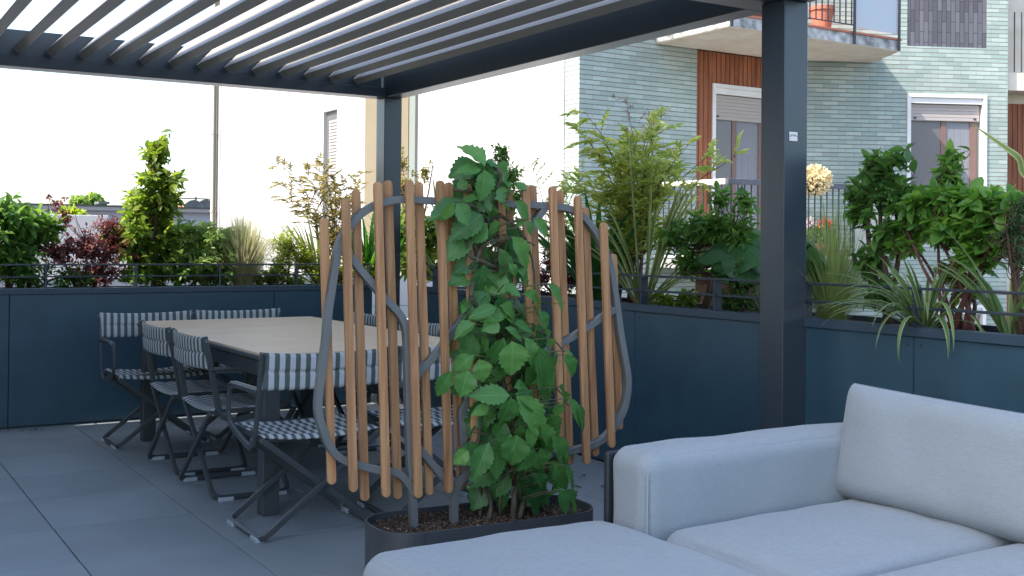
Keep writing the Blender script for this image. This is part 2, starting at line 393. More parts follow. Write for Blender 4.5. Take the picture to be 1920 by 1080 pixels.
def wall_piece(mb, p0, p1, z0, z1, th=.3, u0=0.0):
    """upright slab whose visible face runs p0 to p1 (left to right as seen), uv in metres"""
    p0 = Vector((*p0, 0)); p1 = Vector((*p1, 0)); d = (p1-p0); L = d.length; d.normalize(); n = Vector((-d.y, d.x, 0))
    q = [p0, p1, p1+n*th, p0+n*th]
    vs = [Vector((a.x, a.y, z)) for z in (z0, z1) for a in q]
    def add(idx, uv):
        mb.add([vs[i] for i in idx], [(0, 1, 2, 3)], uvs=uv)
    add((0,1,5,4), [(u0,z0),(u0+L,z0),(u0+L,z1),(u0,z1)])
    add((1,2,6,5), [(u0+L,z0),(u0+L+th,z0),(u0+L+th,z1),(u0+L,z1)])
    add((3,0,4,7), [(u0-th,z0),(u0,z0),(u0,z1),(u0-th,z1)])
    add((2,3,7,6), [(0,z0),(L,z0),(L,z1),(0,z1)])
    add((4,5,6,7), [(0,0),(L,0),(L,th),(0,th)]); add((3,2,1,0), [(0,0),(L,0),(L,th),(0,th)])

# ================================================================== the setting
# ground far below and the terrace floor of separate tiles
mb = MB(); mb.add([(-900,-900,-13),(900,-900,-13),(900,900,-13),(-900,900,-13)], [(0,1,2,3)])
tag(mb.build('ground', mat('street_ground', (0.12, 0.12, 0.11), rough=.9, noise_amt=.3, noise_scale=.05)), kind='structure')
M_TILE = bpy.data.materials.new('porcelain_tile'); M_TILE.use_nodes = True
t = M_TILE.node_tree; p = t.nodes['Principled BSDF']
a = N(t, 'ShaderNodeAttribute'); a.attribute_name = 'tint'
tc = N(t, 'ShaderNodeTexCoord'); n1 = N(t, 'ShaderNodeTexNoise'); n1.inputs['Scale'].default_value = 420; n1.inputs['Detail'].default_value = 2
n2 = N(t, 'ShaderNodeTexNoise'); n2.inputs['Scale'].default_value = 2.2; n2.inputs['Detail'].default_value = 6
t.links.new(tc.outputs['Object'], n1.inputs['Vector']); t.links.new(tc.outputs['Object'], n2.inputs['Vector'])
r1 = N(t, 'ShaderNodeMapRange'); r1.inputs[1].default_value = .25; r1.inputs[2].default_value = .75; r1.inputs[3].default_value = .80; r1.inputs[4].default_value = 1.2
t.links.new(n1.outputs[0], r1.inputs[0])
r2 = N(t, 'ShaderNodeMapRange'); r2.inputs[1].default_value = .3; r2.inputs[2].default_value = .7; r2.inputs[3].default_value = .9; r2.inputs[4].default_value = 1.1
t.links.new(n2.outputs[0], r2.inputs[0])
r3 = N(t, 'ShaderNodeMapRange'); r3.inputs[3].default_value = .93; r3.inputs[4].default_value = 1.07; t.links.new(a.outputs['Fac'], r3.inputs[0])
m1 = N(t, 'ShaderNodeMath', operation='MULTIPLY'); m2 = N(t, 'ShaderNodeMath', operation='MULTIPLY')
t.links.new(r1.outputs[0], m1.inputs[0]); t.links.new(r2.outputs[0], m1.inputs[1]); t.links.new(m1.outputs[0], m2.inputs[0]); t.links.new(r3.outputs[0], m2.inputs[1])
hs = N(t, 'ShaderNodeHueSaturation'); hs.inputs['Color'].default_value = (0.255, 0.290, 0.302, 1); t.links.new(m2.outputs[0], hs.inputs['Value'])
t.links.new(hs.outputs[0], p.inputs['Base Color']); p.inputs['Roughness'].default_value = .55
TX, TY, TP, TG = 0.895, 4.632, 0.603, 0.005
V = []; F = []; T = []
for i in range(-9, 6):
    for j in range(-13, 7):
        x0 = TX+i*TP+TG/2; x1 = TX+(i+1)*TP-TG/2; y0 = TY+j*TP*1.013+TG/2; y1 = TY+(j+1)*TP*1.013-TG/2
        x1 = min(x1, 3.925); y1 = min(y1, 8.145)
        if x0 > 3.9 or y0 > 8.1: continue
        o = len(V); e = .0015; dz = rng.normal()*.0003
        V += [(x0,y0,-.012),(x1,y0,-.012),(x1,y1,-.012),(x0,y1,-.012),(x0,y0,dz-e),(x1,y0,dz-e),(x1,y1,dz-e),(x0,y1,dz-e),
              (x0+e,y0+e,dz),(x1-e,y0+e,dz),(x1-e,y1-e,dz),(x0+e,y1-e,dz)]
        F += [(o,o+1,o+5,o+4),(o+1,o+2,o+6,o+5),(o+2,o+3,o+7,o+6),(o+3,o,o+4,o+7),(o+4,o+5,o+9,o+8),(o+5,o+6,o+10,o+9),(o+6,o+7,o+11,o+10),(o+7,o+4,o+8,o+11),(o+8,o+9,o+10,o+11)]
        T += [rng.random()]*12
V = np.array(V); o = raw_mesh('terrace_floor', V, np.array(F), V[:, :2].copy(), np.array(T), M_TILE, None, smooth=False); tag(o, kind='structure')
mb = MB(); mb.box((-4.6, -3.4, -.3), (4.6, 8.9, -.014))
tag(mb.build('terrace_slab', mat('dark_subfloor', (0.02, 0.02, 0.02), rough=.9)), kind='structure')

# ------------------------------------------------------------------ planter troughs (left along X at Y=8.13, right along Y at X=3.9)
def vis(P_, m_=60):
    v = np.array(P_)-np.array([0, 0, EYE]); z_ = v@_f
    return z_ > .1 and -m_ < 960+FPX*(v@_r)/z_ < 1920+m_ and -m_ < CYP-FPX*(v@_u)/z_ < 1080+m_
def trough(name, label, p0, p1, out, seams, group, depth=.52, h=.935):
    """p0-p1 front face line, out = unit vector away from the terrace"""
    p0 = Vector((*p0, 0)); p1 = Vector((*p1, 0)); d = (p1-p0).normalized(); L = (p1-p0).length; out = Vector(out)
    t = thing(name, label, 'planter', (p0+p1)/2, 0, group)
    def P(s, o_, z): return p0+d*s+out*o_+Vector((0, 0, z))
    def bx(mb, s0, s1, o0, o1, z0, z1):
        mb.prism([P(s0,o0,z0),P(s1,o0,z0),P(s1,o1,z0),P(s0,o1,z0)], None, (0, 0, z1-z0))
    ss = [0]+[s for s in seams if 0 < s < L]+[L]
    for a, b in zip(ss[:-1], ss[1:]):
        mb = MB(); bx(mb, a+.0025, b-.0025, 0, .02, .012, h-.042)
        pn = mb.build('panel', M_NAVY, t, bevel=.0015)
        for zz in (h-.075, .13 if h > .5 else .05, .52):
            xs = [a+.035, b-.035]+([(a+b)/2] if b-a > .9 else [])
            if b-a > 1.3: xs = [a+.035, a+(b-a)*.34, a+(b-a)*.67, b-.035]
            for x in xs:
                if not vis(P(x, 0, zz)): continue
                c = P(x, 0, zz); k = 8
                ring = [c-out*.0015+(d*math.cos(2*math.pi*i/k)+Vector((0, 0, 1))*math.sin(2*math.pi*i/k))*.0065 for i in range(k)]
                sc = MB(); sc.prism(ring, None, -out*.0025); sc.build('screw', M_NAVY_CAP, pn)
    mb = MB(); bx(mb, 0, L, -.012, .05, h-.040, h); mb.build('cap', M_NAVY_CAP, t, bevel=.002)
    mb = MB(); bx(mb, 0, L, .024, .045, 0.0, h-.045); bx(mb, 0, L, depth-.02, depth, 0, h-.01)
    bx(mb, 0, .02, .047, depth-.022, 0, h-.01); bx(mb, L-.02, L, .047, depth-.022, 0, h-.01); mb.build('inner_liner', M_RAIL, t)
    # soil as an uneven sheet
    nx = int(L/.06); ny = 8; vs = []; fs = []
    for i in range(nx+1):
        for j in range(ny+1):
            q = P(.022+(L-.044)*i/nx, .052+(depth-.074)*j/ny, h-.035); q.z += .012*noise.noise(q*6)+.006*noise.noise(q*23); vs.append(q)
    for i in range(nx):
        for j in range(ny):
            a = i*(ny+1)+j; fs.append((a, a+1, a+ny+2, a+ny+1))
    mb = MB(); mb.add(vs, fs); mb.build('soil', M_SOIL, t, smooth=True)
    return t
trough('planter_trough', 'navy panelled planter trough along the back edge of the terrace', (-2.6, 8.127), (3.74, 8.127), (0, 1, 0), [3.693-1.83*2, 3.693-1.83, 3.693, 5.53], None)
trough('planter_trough', 'navy panelled planter trough along the right edge behind the sofa', (3.9, 7.72), (3.9, .3), (1, 0, 0), [2.74, 3.87, 4.62, 6.2], None)

mb = MB(); mb.box((3.915, 8.15, 0), (3.99, 8.24, 1.09)); mb.box((3.905, 8.14, 1.0905), (4.0, 8.25, 1.10))
tag(mb.build('corner_post', M_RAIL, bevel=.003), 'short black post in the gap between the two planter troughs', 'post')
def railing(name, label, p0, p1, posts, inward):
    p0 = Vector((*p0, 0)); p1 = Vector((*p1, 0)); d = (p1-p0).normalized(); L = (p1-p0).length
    t = thing(name, label, 'railing', (p0.x, p0.y, .935))
    for z, nm in ((1.094, 'top_rail'), (1.012, 'middle_rail')):
        mb = MB(); mb.bar(p0+Vector((0, 0, z)), p1+Vector((0, 0, z)), .032, .011); mb.build(nm, M_RAIL, t, bevel=.0015)
    for s in posts:
        mb = MB(); c = p0+d*s; q = Vector((-d.y, d.x, 0))
        mb.prism([c+d*a*.006+q*b*.025+Vector((0, 0, .936)) for a, b in ((-1,-1),(1,-1),(1,1),(-1,1))], None, (0, 0, .151))
        mb.prism([c+d*a*.022+q*b*.03+Vector((0, 0, .9355)) for a, b in ((-1,-1),(1,-1),(1,1),(-1,1))], None, (0, 0, .004))
        mb.build('post', M_RAIL, t, bevel=.001)
    return t
railing('railing', 'low two bar railing on the back planter trough', (-2.5, 8.155), (3.74, 8.155), [(1.322+.5985*k)+2.5 for k in range(-6, 5)], None)
railing('railing', 'low two bar railing on the right planter trough', (3.93, 7.72), (3.93, .3), [7.72-y for y in (7.66, 7.42, 6.78, 6.17, 5.56, 4.94, 4.338, 3.72, 3.11, 2.5, 1.9, 1.3)], None)

# ------------------------------------------------------------------ pergola
pg = thing('pergola', 'dark grey aluminium pergola with tilted open louvres over the terrace', 'pergola', (3.825, 8.035, 0))
XL = -3.6; XR = 3.9; YB = 8.11; ZB = 2.40; ZT = 2.66
def beam(a, b, parent=pg, m=M_FRAME, nm='beam'):
    mb = MB(); mb.box(a, b); return mb.build(nm, m, parent, bevel=.004)
beam((XL, 7.955, ZB), (3.7645, YB, 2.475))               # back beam: lip, gutter wall
beam((XL, 8.06, 2.477), (3.7645, YB, ZT), nm='gutter')
beam((3.765, 3.972, ZB), (XR, YB+.001, ZT))              # right beam
beam((XL, 3.80, ZB), (XR, 3.970, ZT)); beam((XL, 3.632, ZB), (XR, 3.797, ZT))   # pair of beams between the two bays
beam((3.765, -2.0, ZB), (XR, 3.630, ZT))
beam((XL, 3.972, ZB), (XL+.135, 7.953, ZT)); beam((XL, -2.0, ZB), (XL+.135, 3.630, ZT)); beam((XL+.137, -2.0, ZB), (3.763, -1.86, ZT))
for (x0, y0) in ((3.75, 7.96), (3.75, 3.70), (XL, 7.96), (XL, 3.70), (XL, -2.0), (3.75, -2.0)):
    mb = MB(); mb.box((x0, y0, 0.0), (x0+.15, y0+.15, ZB-.001)); po = mb.build('post', M_FRAME, pg, bevel=.005, seg=3)
    if x0 > 3 and abs(y0-3.7) < .01:
        c0 = at(1487, 256, 'y', 3.70)
        mb = MB(); mb.box((c0.x-.026, 3.697, c0.z-.021), (c0.x+.026, 3.6995, c0.z+.021)); pl_ = mb.build('maker_plate', mat('plate_enamel', (.72, .70, .68), rough=.4), po, bevel=.002)
        cu = bpy.data.curves.new('lettering', 'FONT'); cu.body = 'pratic'; cu.size = .017; cu.align_x = 'CENTER'; cu.extrude = .0003
        mt = mat('lettering_grey', (.16, .15, .15))
        def txt(body, size, x, z):
            cu = bpy.data.curves.new('lettering', 'FONT'); cu.body = body; cu.size = size; cu.align_x = 'CENTER'; cu.extrude = .0003
            tmp = bpy.data.objects.new('lettering', cu); COL.objects.link(tmp)
            bpy.context.view_layer.update()
            me = bpy.data.meshes.new_from_object(tmp); bpy.data.objects.remove(tmp)
            me.transform(Matrix.Translation((x, 3.6965, z)) @ Matrix.Rotation(R(90), 4, 'X'))
            link('lettering', me, mt, pl_)
        txt('pratic', .017, c0.x, c0.z+.001)
        for dx in (-.0225, .0225):
            mb = MB(); mb.box((c0.x+dx-.0018, 3.6955, c0.z-.0018), (c0.x+dx+.0018, 3.6969, c0.z+.0018)); mb.build('screw', M_RAIL, pl_)
# louvres: blades along Y, lower edge to the left
def louvre(x, y0, y1):
    ang = R(47); c = Vector((math.cos(ang), 0, math.sin(ang))); n = Vector((-math.sin(ang), 0, math.cos(ang)))
    o0 = Vector((x, y0, 2.528))
    prof = [(0, 0), (0, -.052), (.012, -.058), (.10, -.030), (.208, -.012), (.215, -.004), (.215, .0), (.088, 0), (.084, -.006), (.076, -.006), (.072, 0)]
    mb = MB(); mb.prism([o0+c*s+n*q for s, q in prof], None, (0, y1-y0, 0))
    return mb.build('louvre', M_LOUVRE, pg, bevel=.0)
for k in range(-22, 13):
    louvre(1.077+.2027*k, 3.985, 8.02)
# ------------------------------------------------------------------ unseen blocks added left of the terrace to keep the sun off it
mb = MB(); mb.box((-9, 1.6, -13), (-4.0, 4.6, 12.8))
tag(mb.build('shade_block', M_BEIGE), 'tall unseen block added on the left to shade the seating', 'building')
mb = MB(); mb.box((-9, 4.61, -13), (-4.9, 12, 6.9))  # lower block, added against a sun strip along the back wall foot
tag(mb.build('shade_block', M_BEIGE), 'lower unseen block added on the left to shade the floor by the back planter', 'building')

# ------------------------------------------------------------------ green tiled apartment building
AX0, AY = 8.73, 12.40
KX = 12.55
dC = Vector((math.cos(R(-25)), math.sin(R(-25)), 0)); nC = Vector((-dC.y, dC.x, 0))
def PC(t_, o_=0.0): return (KX+dC.x*t_+nC.x*o_, AY+dC.y*t_+nC.y*o_)
ZG, ZTOP = -13.0, 14.0
ap = thing('apartment_building', 'green tiled apartment building with wood cladding and balconies on the right', 'building', (AX0, AY, ZG))
mb = MB()
wall_piece(mb, (AX0, AY), (10.81, AY), ZG, ZTOP, .34, 0.03)
# side face toward the left (its own uv run)
wall_piece(mb, (AX0+.341, AY+.34), (AX0+.341, AY+.35), ZG, ZTOP, .01)
L0, L1 = 1.987, 3.30
tE = 3.65
def cw(t0, t1, z0, z1): wall_piece(mb, PC(t0), PC(t1), z0, z1, .32, 3.0+t0)
cw(-.02, L0, ZG, ZTOP); cw(L1, tE, ZG, ZTOP)
for z0, z1 in ((ZG, -1.3), (.37, 2.0), (3.65, 4.39), (6.2, 7.9), (9.4, ZTOP)): cw(L0+.0005, L1-.0005, z0, z1)
mb.build('tiled_wall', M_GREEN, ap)
mb = MB(); wall_piece(mb, PC(L0+.001, .012), PC(L1-.001, .012), 4.391, 6.199, .3, 0.02); mb.build('slate_panel', M_SLATE, ap)
# body behind so nothing is open
mb = MB()
q = [(AX0+.02, AY+.345), (KX-.1, AY+.345), PC(0, .325), PC(tE-.01, .325), (PC(tE, .3)[0]+.3, AY+5), (AX0+.02, AY+5)]
q = [(AX0+.02, AY+.36), (KX+.05, AY+.36), PC(.1, .45), PC(tE-.02, .45), (PC(tE, .3)[0], AY+6), (AX0+.02, AY+6)]
mb.prism([Vector((x, y, ZG)) for x, y in q], None, (0, 0, ZTOP-ZG-.01)); mb.build('inner_wall', M_WHITE, ap)
# wood cladding of the loggia: vertical boards
WX0, WX1 = 10.812, KX+.05
FX0, FX1, FZ1 = 11.15, 12.40, 3.65
def boards(mb, x0, x1, z0, z1, y=AY+.05, th=.02, pitch=.088):
    x = x0
    while x < x1-.005:
        xe = min(x+pitch-.012, x1); mb.box((x, y, z0), (xe, y+th, z1)); x += pitch
for z0, z1 in ((1.12, 4.105), (4.30, 7.2)):
    mb = MB(); boards(mb, WX0, FX0-.002, z0, z1); boards(mb, FX0, WX1, FZ1+.0 if z0 < 2 else 6.75, z1); boards(mb, FX1+.002, WX1, z0, FZ1-.002 if z0 < 2 else 6.748)
    mb.build('wood_cladding', M_CLAD, ap, bevel=.002)
mb = MB(); mb.box((WX0, AY+.075, ZG), (WX1+.1, AY+.3, 1.11)); mb.box((WX0, AY+.075, 1.13), (FX0, AY+.3, 9)); mb.box((FX0+.001, AY+.075, FZ1), (WX1+.1, AY+.3, 9)); mb.box((FX1, AY+.075, 1.13), (WX1+.1, AY+.3, FZ1-.001))
mb.build('loggia_wall', mat('loggia_backing', (.10, .05, .03), rough=.8), ap)
M_GLASS = mat('window_glass', (.12, .125, .14), rough=.06, spec=.8)
M_CURT = mat('net_curtain', (.22, .225, .25), rough=.7, noise_amt=.12, noise_scale=1, stretch=(60, 60, .5))
M_PINK = mat('window_wood', (.19, .115, .095), rough=.5, noise_amt=.1)
M_SHUT = mat('roller_shutter', (.42, .37, .345), rough=.6)
M_DARKG = mat('room_behind_glass', (.13, .12, .125), rough=.25, spec=.6)
def window(p0, d, n, width, z0, z1, zs, parent, split=.50, curtain=True):
    """p0 left end of the opening on the wall face, d along, n out of the wall"""
    p0 = Vector((*p0, 0)); d = Vector(d); n = Vector(n)
    def P(s, o_, z): return p0+d*s+n*o_+Vector((0, 0, z))
    def bx(mb, s0, s1, o0, o1, za, zb): mb.prism([P(s0,o0,za),P(s1,o0,za),P(s1,o1,za),P(s0,o1,za)], None, (0, 0, zb-za))
    mb = MB(); bx(mb, 0, .06, -.12, .025, z0, z1); bx(mb, width-.06, width, -.12, .025, z0, z1); bx(mb, .0605, width-.0605, -.12, .0245, z1-.055, z1)
    bx(mb, .0605, width-.0605, -.12, .0245, z0, z0+.04)
    fr = mb.build('window_frame', M_TRIMW, parent, bevel=.004)
    w0, w1 = .062, width-.062
    mb = MB(); bx(mb, w0, w1, -.045, -.005, z1-.145, z1-.057); mb.build('shutter_box', M_TRIMW, fr, bevel=.003)
    mb = MB(); z = z1-.15; k = 0; sl = .052
    while z-sl > zs-.02:
        bx(mb, w0+.02, w1-.02, -.085, -.065, z-sl+.006, z); bx(mb, w0+.02, w1-.02, -.083, -.072, z-sl-.001, z-sl+.007); z -= sl
    sh = mb.build('roller_shutter', M_SHUT, fr, bevel=.003)
    for s in (w0+.1, w1-.1):
        mb = MB(); bx(mb, s-.018, s+.018, -.063, -.045, z+.03, z+.055); mb.build('shutter_stop', M_RAIL, sh)
    mb = MB(); zt = z+.03; mid = w0+(w1-w0)*split
    bx(mb, mid-.045, mid+.045, -.118, -.098, z0+.04, zt); bx(mb, w1-.16, w1-.055, -.118, -.098, z0+.04, zt)
    mb.build('sash', M_PINK, fr, bevel=.003)
    mb = MB(); bx(mb, w0, mid-.046, -.117, -.112, z0+.04, zt); mb.build('pane', M_DARKG, fr)
    mb = MB(); bx(mb, mid+.046, w1-.162, -.117, -.112, z0+.04, zt); mb.build('pane', M_CURT if curtain else M_GLASS, fr)
    mb = MB(); bx(mb, w1-.053, w1, -.117, -.112, z0+.04, zt); mb.build('pane', M_DARKG, fr)
    mb = MB(); bx(mb, w0, w1, -.16, -.125, z0, z1-.06); mb.build('room', M_RAIL, fr)
window((FX0, AY+.05), (1, 0, 0), (0, -1, 0), FX1-FX0, 1.12, FZ1-.003, 3.13, ap, .42)
p_ = PC(L0+.0005); window(p_, dC, -nC, L1-L0-.001, 2.0, 3.648, 3.22, ap, .50)
p_ = PC(L0+.0005); window(p_, dC, -nC, L1-L0-.001, -1.29, .368, 0.0, ap, .50)
window((FX0, AY+.05), (1, 0, 0), (0, -1, 0), FX1-FX0, 4.3, 6.74, 6.3, ap, .42)
# balconies
M_SLAB = mat('peeling_slab_paint', (.58, .50, .40), rough=.9, col2=(.70, .64, .55), noise_scale=3, bump=.3, bump_scale=8)
M_FASC = mat('weathered_fascia', (.13, .13, .135), rough=.9, col2=(.62, .61, .58), noise_scale=7, bump=.5, bump_scale=20)
M_IRON = mat('balcony_iron', (.035, .037, .045), rough=.5)
M_FROST = mat('frosted_glass_panel', (.42, .46, .50), rough=.25, col2=(.50, .40, .38), noise_scale=.9, spec=.6)
M_TERRA = mat('terracotta', (.45, .16, .10), rough=.8, noise_amt=.12, noise_scale=8)
BX0, BX1, BY = 10.05, 13.36, 10.90
def balcony(zu, zt, parent):
    b = MB(); foot = [(BX0, AY-.001), (BX0, BY), (BX1, BY), (13.83, 11.75), PC(.0, -.001)]
    pts = [Vector((x, y, zu+.001)) for x, y in foot]
    b.prism(pts, None, (0, 0, zt-zu-.036)); s = b.build('slab', M_SLAB, parent, bevel=.006)
    b = MB(); b.box((BX0-.004, BY-.006, zu+.012), (BX1, BY-.001, zt-.036)); b.box((BX0-.006, BY-.001, zu+.012), (BX0-.001, AY-.01, zt-.036)); b.build('fascia', M_FASC, s)
    b = MB(); e = .025; b.prism([Vector((x+dx*e, y+dy*e, zt-.034)) for (x, y), dx, dy in zip(foot, (-1,-1,1,1,0), (0,-1,-1,0,0))], None, (0, 0, .032)); b.build('edge_course', M_TERRA if zu > 3 else M_TRIMW, s, bevel=.003)
    r = MB(); zr = zt+.94
    x = BX0+.03
    while x < 12.35:
        r.box((x-.007, BY-.032, zt-.0+.09), (x+.007, BY-.018, zr)); x += .118
    y = BY+.1
    while y < AY-.05:
        r.box((BX0-.032, y-.007, zt+.09), (BX0-.018, y+.007, zr)); y += .118
    r.box((BX0-.035, BY-.035, zt+.075), (12.36, BY-.015, zt+.089)); r.box((BX0-.035, BY-.0145, zt+.075), (BX0-.015, AY-.02, zt+.089))
    for x in (BX0+.0, 12.36, 13.30): r.box((x-.02, BY-.055, zt-.19), (x+.02, BY-.036, zr))
    rl = r.build('balustrade', M_IRON, parent)
    h = MB(); h.box((BX0-.055, BY-.06, zr), (12.40, BY+.0, zr+.075)); h.build('handrail', mat('grey_handrail', (.10, .10, .115), rough=.5, noise_amt=.3, noise_scale=6), rl, bevel=.006)
    h = MB(); h.box((BX0-.055, BY+.002, zr), (BX0+.005, AY-.02, zr+.075)); h.build('handrail', M_SLAB, rl, bevel=.006)
    g = MB(); g.box((12.385, BY-.033, zt+.05), (13.28, BY-.021, zr)); g.build('frosted_panel', M_FROST if zu > 3 else mat('cream_panel', (.50, .47, .40), rough=.7, noise_amt=.06), rl)
    return s
balcony(4.11, 4.30, ap); balcony(.94, 1.12, ap)
# side wing with wooden loggia past the right corner
E0 = PC(tE+.01, .55); E1 = PC(tE+2.2, .55)
mb = MB(); wall_piece(mb, E0, E1, ZG, ZTOP, .2); mb.build('wing_wall', M_SLAB, ap)
mb = MB(); d_ = dC
s = 0.05
while s < 2.0:
    a = Vector((*PC(tE+s, .548), 0)); b = Vector((*PC(tE+s+.075, .548), 0)); c = nC*-.02
    for z0, z1 in ((1.1, 3.6), (-2, .55)): mb.prism([Vector((v.x, v.y, z0)) for v in (a, b, b+c, a+c)], None, (0, 0, z1-z0))
    s += .088
mb.build('wood_cladding', M_CLAD, ap)
mb = MB(); a = Vector((*PC(tE+.02, .54), 3.75)); b = Vector((*PC(tE+2, .54), 3.75)); c = -nC*.45
mb.prism([a, b, b+c, a+c], None, (0, 0, .28)); mb.build('slab', M_SLAB, ap, bevel=.005)
mb = MB()
for k in range(14):
    a = Vector((*PC(tE+.06+k*.12, .12), 4.05)); mb.box((a.x-.007, a.y-.007, 4.05), (a.x+.007, a.y+.007, 5.0))
mb.build('balustrade', M_IRON, ap)

# terracotta pot on the upper balcony
def pot(x, y, z, r, h, label, grp=None):
    t = thing('terracotta_pot', label, 'flower pot', (x, y, z), 0, grp)
    mb = MB(); mb.lathe((x, y, z), [(r*.72, 0), (r*.95, h*.82), (r*1.06, h*.83), (r*1.06, h), (r*.95, h), (r*.93, h*.9)], 24); mb.build('pot_body', M_TERRA, t, smooth=False)
    mb = MB(); mb.lathe((x, y, z+h*.88), [(r*.92, 0), (r*.92, .01)], 20); mb.build('soil', M_SOIL, t)
    return t
q = at(1541, 28, 'y', 11.12); pot(q.x, 11.12, 4.305, .17, .33, 'terracotta pot behind the railing of the upper balcony')

# ------------------------------------------------------------------ white party wall
wh = thing('white_building', 'tall white rendered building wall with a narrow shuttered window', 'building', (8.73, 12.76, ZG))
mb = MB(); W0, W1 = 12.76, 28.65
wz0, wz1 = 1.2, 3.90; wy0, wy1 = 20.72, 21.42
mb.box((8.73, W0, ZG), (9.6, wy0, ZTOP)); mb.box((8.73, wy1, ZG), (9.6, W1, ZTOP)); mb.box((8.73, wy0+.001, ZG), (9.6, wy1-.001, wz0)); mb.box((8.73, wy0+.001, wz1), (9.6, wy1-.001, ZTOP))
mb.box((9.601, W0, ZG), (18, W1, ZTOP-.01))
mb.build('rendered_wall', M_WHITE, wh)
mb = MB(); mb.box((8.66, 17.42, ZG), (8.728, 19.23, ZTOP)); mb.build('beige_pilaster', M_BEIGE, wh)
mb = MB(); mb.box((8.675, 17.19, ZG), (8.728, 17.418, ZTOP)); mb.build('grey_strip', M_GREYST, wh)
mb = MB(); mb.box((8.80, wy0+.002, wz0), (8.82, wy1-.002, wz1)); wf = mb.build('window_recess', mat('recess_grey', (.10, .10, .10), rough=.7), wh)
mb = MB(); z = wz0+.05
while z < wz1-.2:
    mb.box((8.76, wy0+.06, z), (8.785, wy1-.22, z+.05)); z += .065
mb.build('shutter', mat('old_shutter', (.30, .28, .26), rough=.7), wf)
mb = MB(); mb.tube([(8.64, 28.55, ZG), (8.64, 28.55, ZTOP)], .075, 12)
for z in (-1, 2.0, 4.0, 6.5): mb.lathe((8.64, 28.55, z), [(.09, 0), (.09, .05)], 12)
mb.build('drainpipe', mat('pipe_beige', (.42, .38, .30), rough=.6), wh)
mb = MB(); mb.tube([(8.58, 28.3, ZG), (8.58, 28.3, ZTOP)], .035, 8); mb.build('cable_conduit', mat('conduit_dark', (.08, .08, .07), rough=.6), wh)

# ------------------------------------------------------------------ low white neighbour behind the left planter and far roofs
nb = thing('neighbouring_flat_roof', 'low white flat roofed house just behind the back planter', 'building', (1, 13, ZG))
mb = MB(); mb.box((-9, 13.0, ZG), (8.3, 24, .45)); mb.build('wall', M_WHITE, nb)
mb = MB(); mb.box((-9, 13.0, .451), (8.3, 13.25, .85)); mb.box((-9, 23.7, .451), (8.3, 24, 1.25)); mb.build('parapet', M_WHITE, nb, bevel=.01)
mb = MB(); mb.box((1.5, 17, .452), (3.6, 20, 1.62)); mb.build('roof_hut', M_WHITE, nb, bevel=.01)
mb = MB(); mb.box((5.6, 8.95, ZG), (8.4, 12.2, .35)); nb2 = mb.build('white_outbuilding', M_WHITE); tag(nb2, 'small white roof below the corner of the planters', 'building')
fb = thing('long_grey_building', 'long pale grey building with a straight roof edge far behind the shrubs', 'building', (8, 44, ZG))
mb = MB(); z_ = 1.27+(451-398)/2101*44*.98
mb.box((-6, 44, ZG), (20, 52, z_)); mb.build('wall', mat('grey_far_render', (.36, .36, .40), rough=.9, noise_amt=.05), fb)
mb = MB(); mb.box((-6.2, 43.75, z_+.001), (20.2, 52.2, z_+.14)); mb.build('roof_edge', mat('far_roof_edge', (.30, .27, .27), rough=.8), fb)
mb = MB(); mb.box((-6.2, 43.73, z_+.141), (20.2, 52.2, z_+.20)); mb.build('gutter', mat('far_gutter', (.06, .07, .06), rough=.8), fb)
def chimney(px0, px1, pyt, lab, Y=48):
    a = at(px0, 397, 'y', Y); b = at(px1, pyt, 'y', Y); m_ = mat('chimney_render', (.13, .125, .14), rough=.9)
    t = thing('chimney', lab, 'chimney', ((a.x+b.x)/2, Y+.3, z_+.2))
    mb = MB(); mb.box((a.x, Y, z_+.2), (b.x, Y+.7, b.z-.10)); mb.build('stack', m_, t, bevel=.02)
    mb = MB(); mb.box((a.x-.08, Y-.08, b.z-.099), (b.x+.08, Y+.78, b.z)); mb.build('cap', mat('chimney_cap', (.12, .12, .12)), t)
    mb = MB(); mb.box((a.x-.02, Y-.02, z_+.21), (b.x+.02, Y-.001, z_+.2+(b.z-z_-.2)*.35)); mb.build('flashing', mat('flashing_dark', (.05, .05, .06)), t)
chimney(188, 201, 378, 'square grey chimney on the far roof, nearer the small far trees')
chimney(213, 226, 385, 'low pale chimney block on the far roof beside the tall green shrub')
# orange roofs further off
def gable(px0, px1, pyr, pye, Y, lab, col):
    a = at(px0, pye, 'y', Y); b = at(px1, pye, 'y', Y); r0 = at((px0+px1)/2-6, pyr, 'y', Y+4); 
    t = thing('tiled_roof_house', lab, 'building', ((a.x+b.x)/2, Y+3, ZG))
    mb = MB(); mb.box((a.x, Y, ZG), (b.x, Y+8, a.z)); mb.build('wall', M_WHITE, t)
    xm = (a.x+b.x)/2; zr = r0.z
    mb = MB(); mb.add([(a.x-.3, Y-.3, a.z), (b.x+.3, Y-.3, a.z), (b.x+.3, Y+8.3, a.z), (a.x-.3, Y+8.3, a.z), (a.x+2, Y+4, zr), (b.x-2, Y+4, zr)],
                      [(0,1,5,4), (1,2,5), (2,3,4,5), (3,0,4), (3,2,1,0)])
    mb.build('roof', mat(lab[:12], col, rough=.9, noise_amt=.2, noise_scale=3), t)
gable(345, 384, 386, 398, 70, 'orange tiled roof far away beside the white building edge', (.42, .15, .08))
gable(310, 352, 390, 399, 80, 'dull pink roof far away between the tall shrub and the orange roof', (.30, .22, .24))
gable(375, 408, 389, 398, 66, 'grey roof far away next to the drainpipe', (.26, .25, .28))
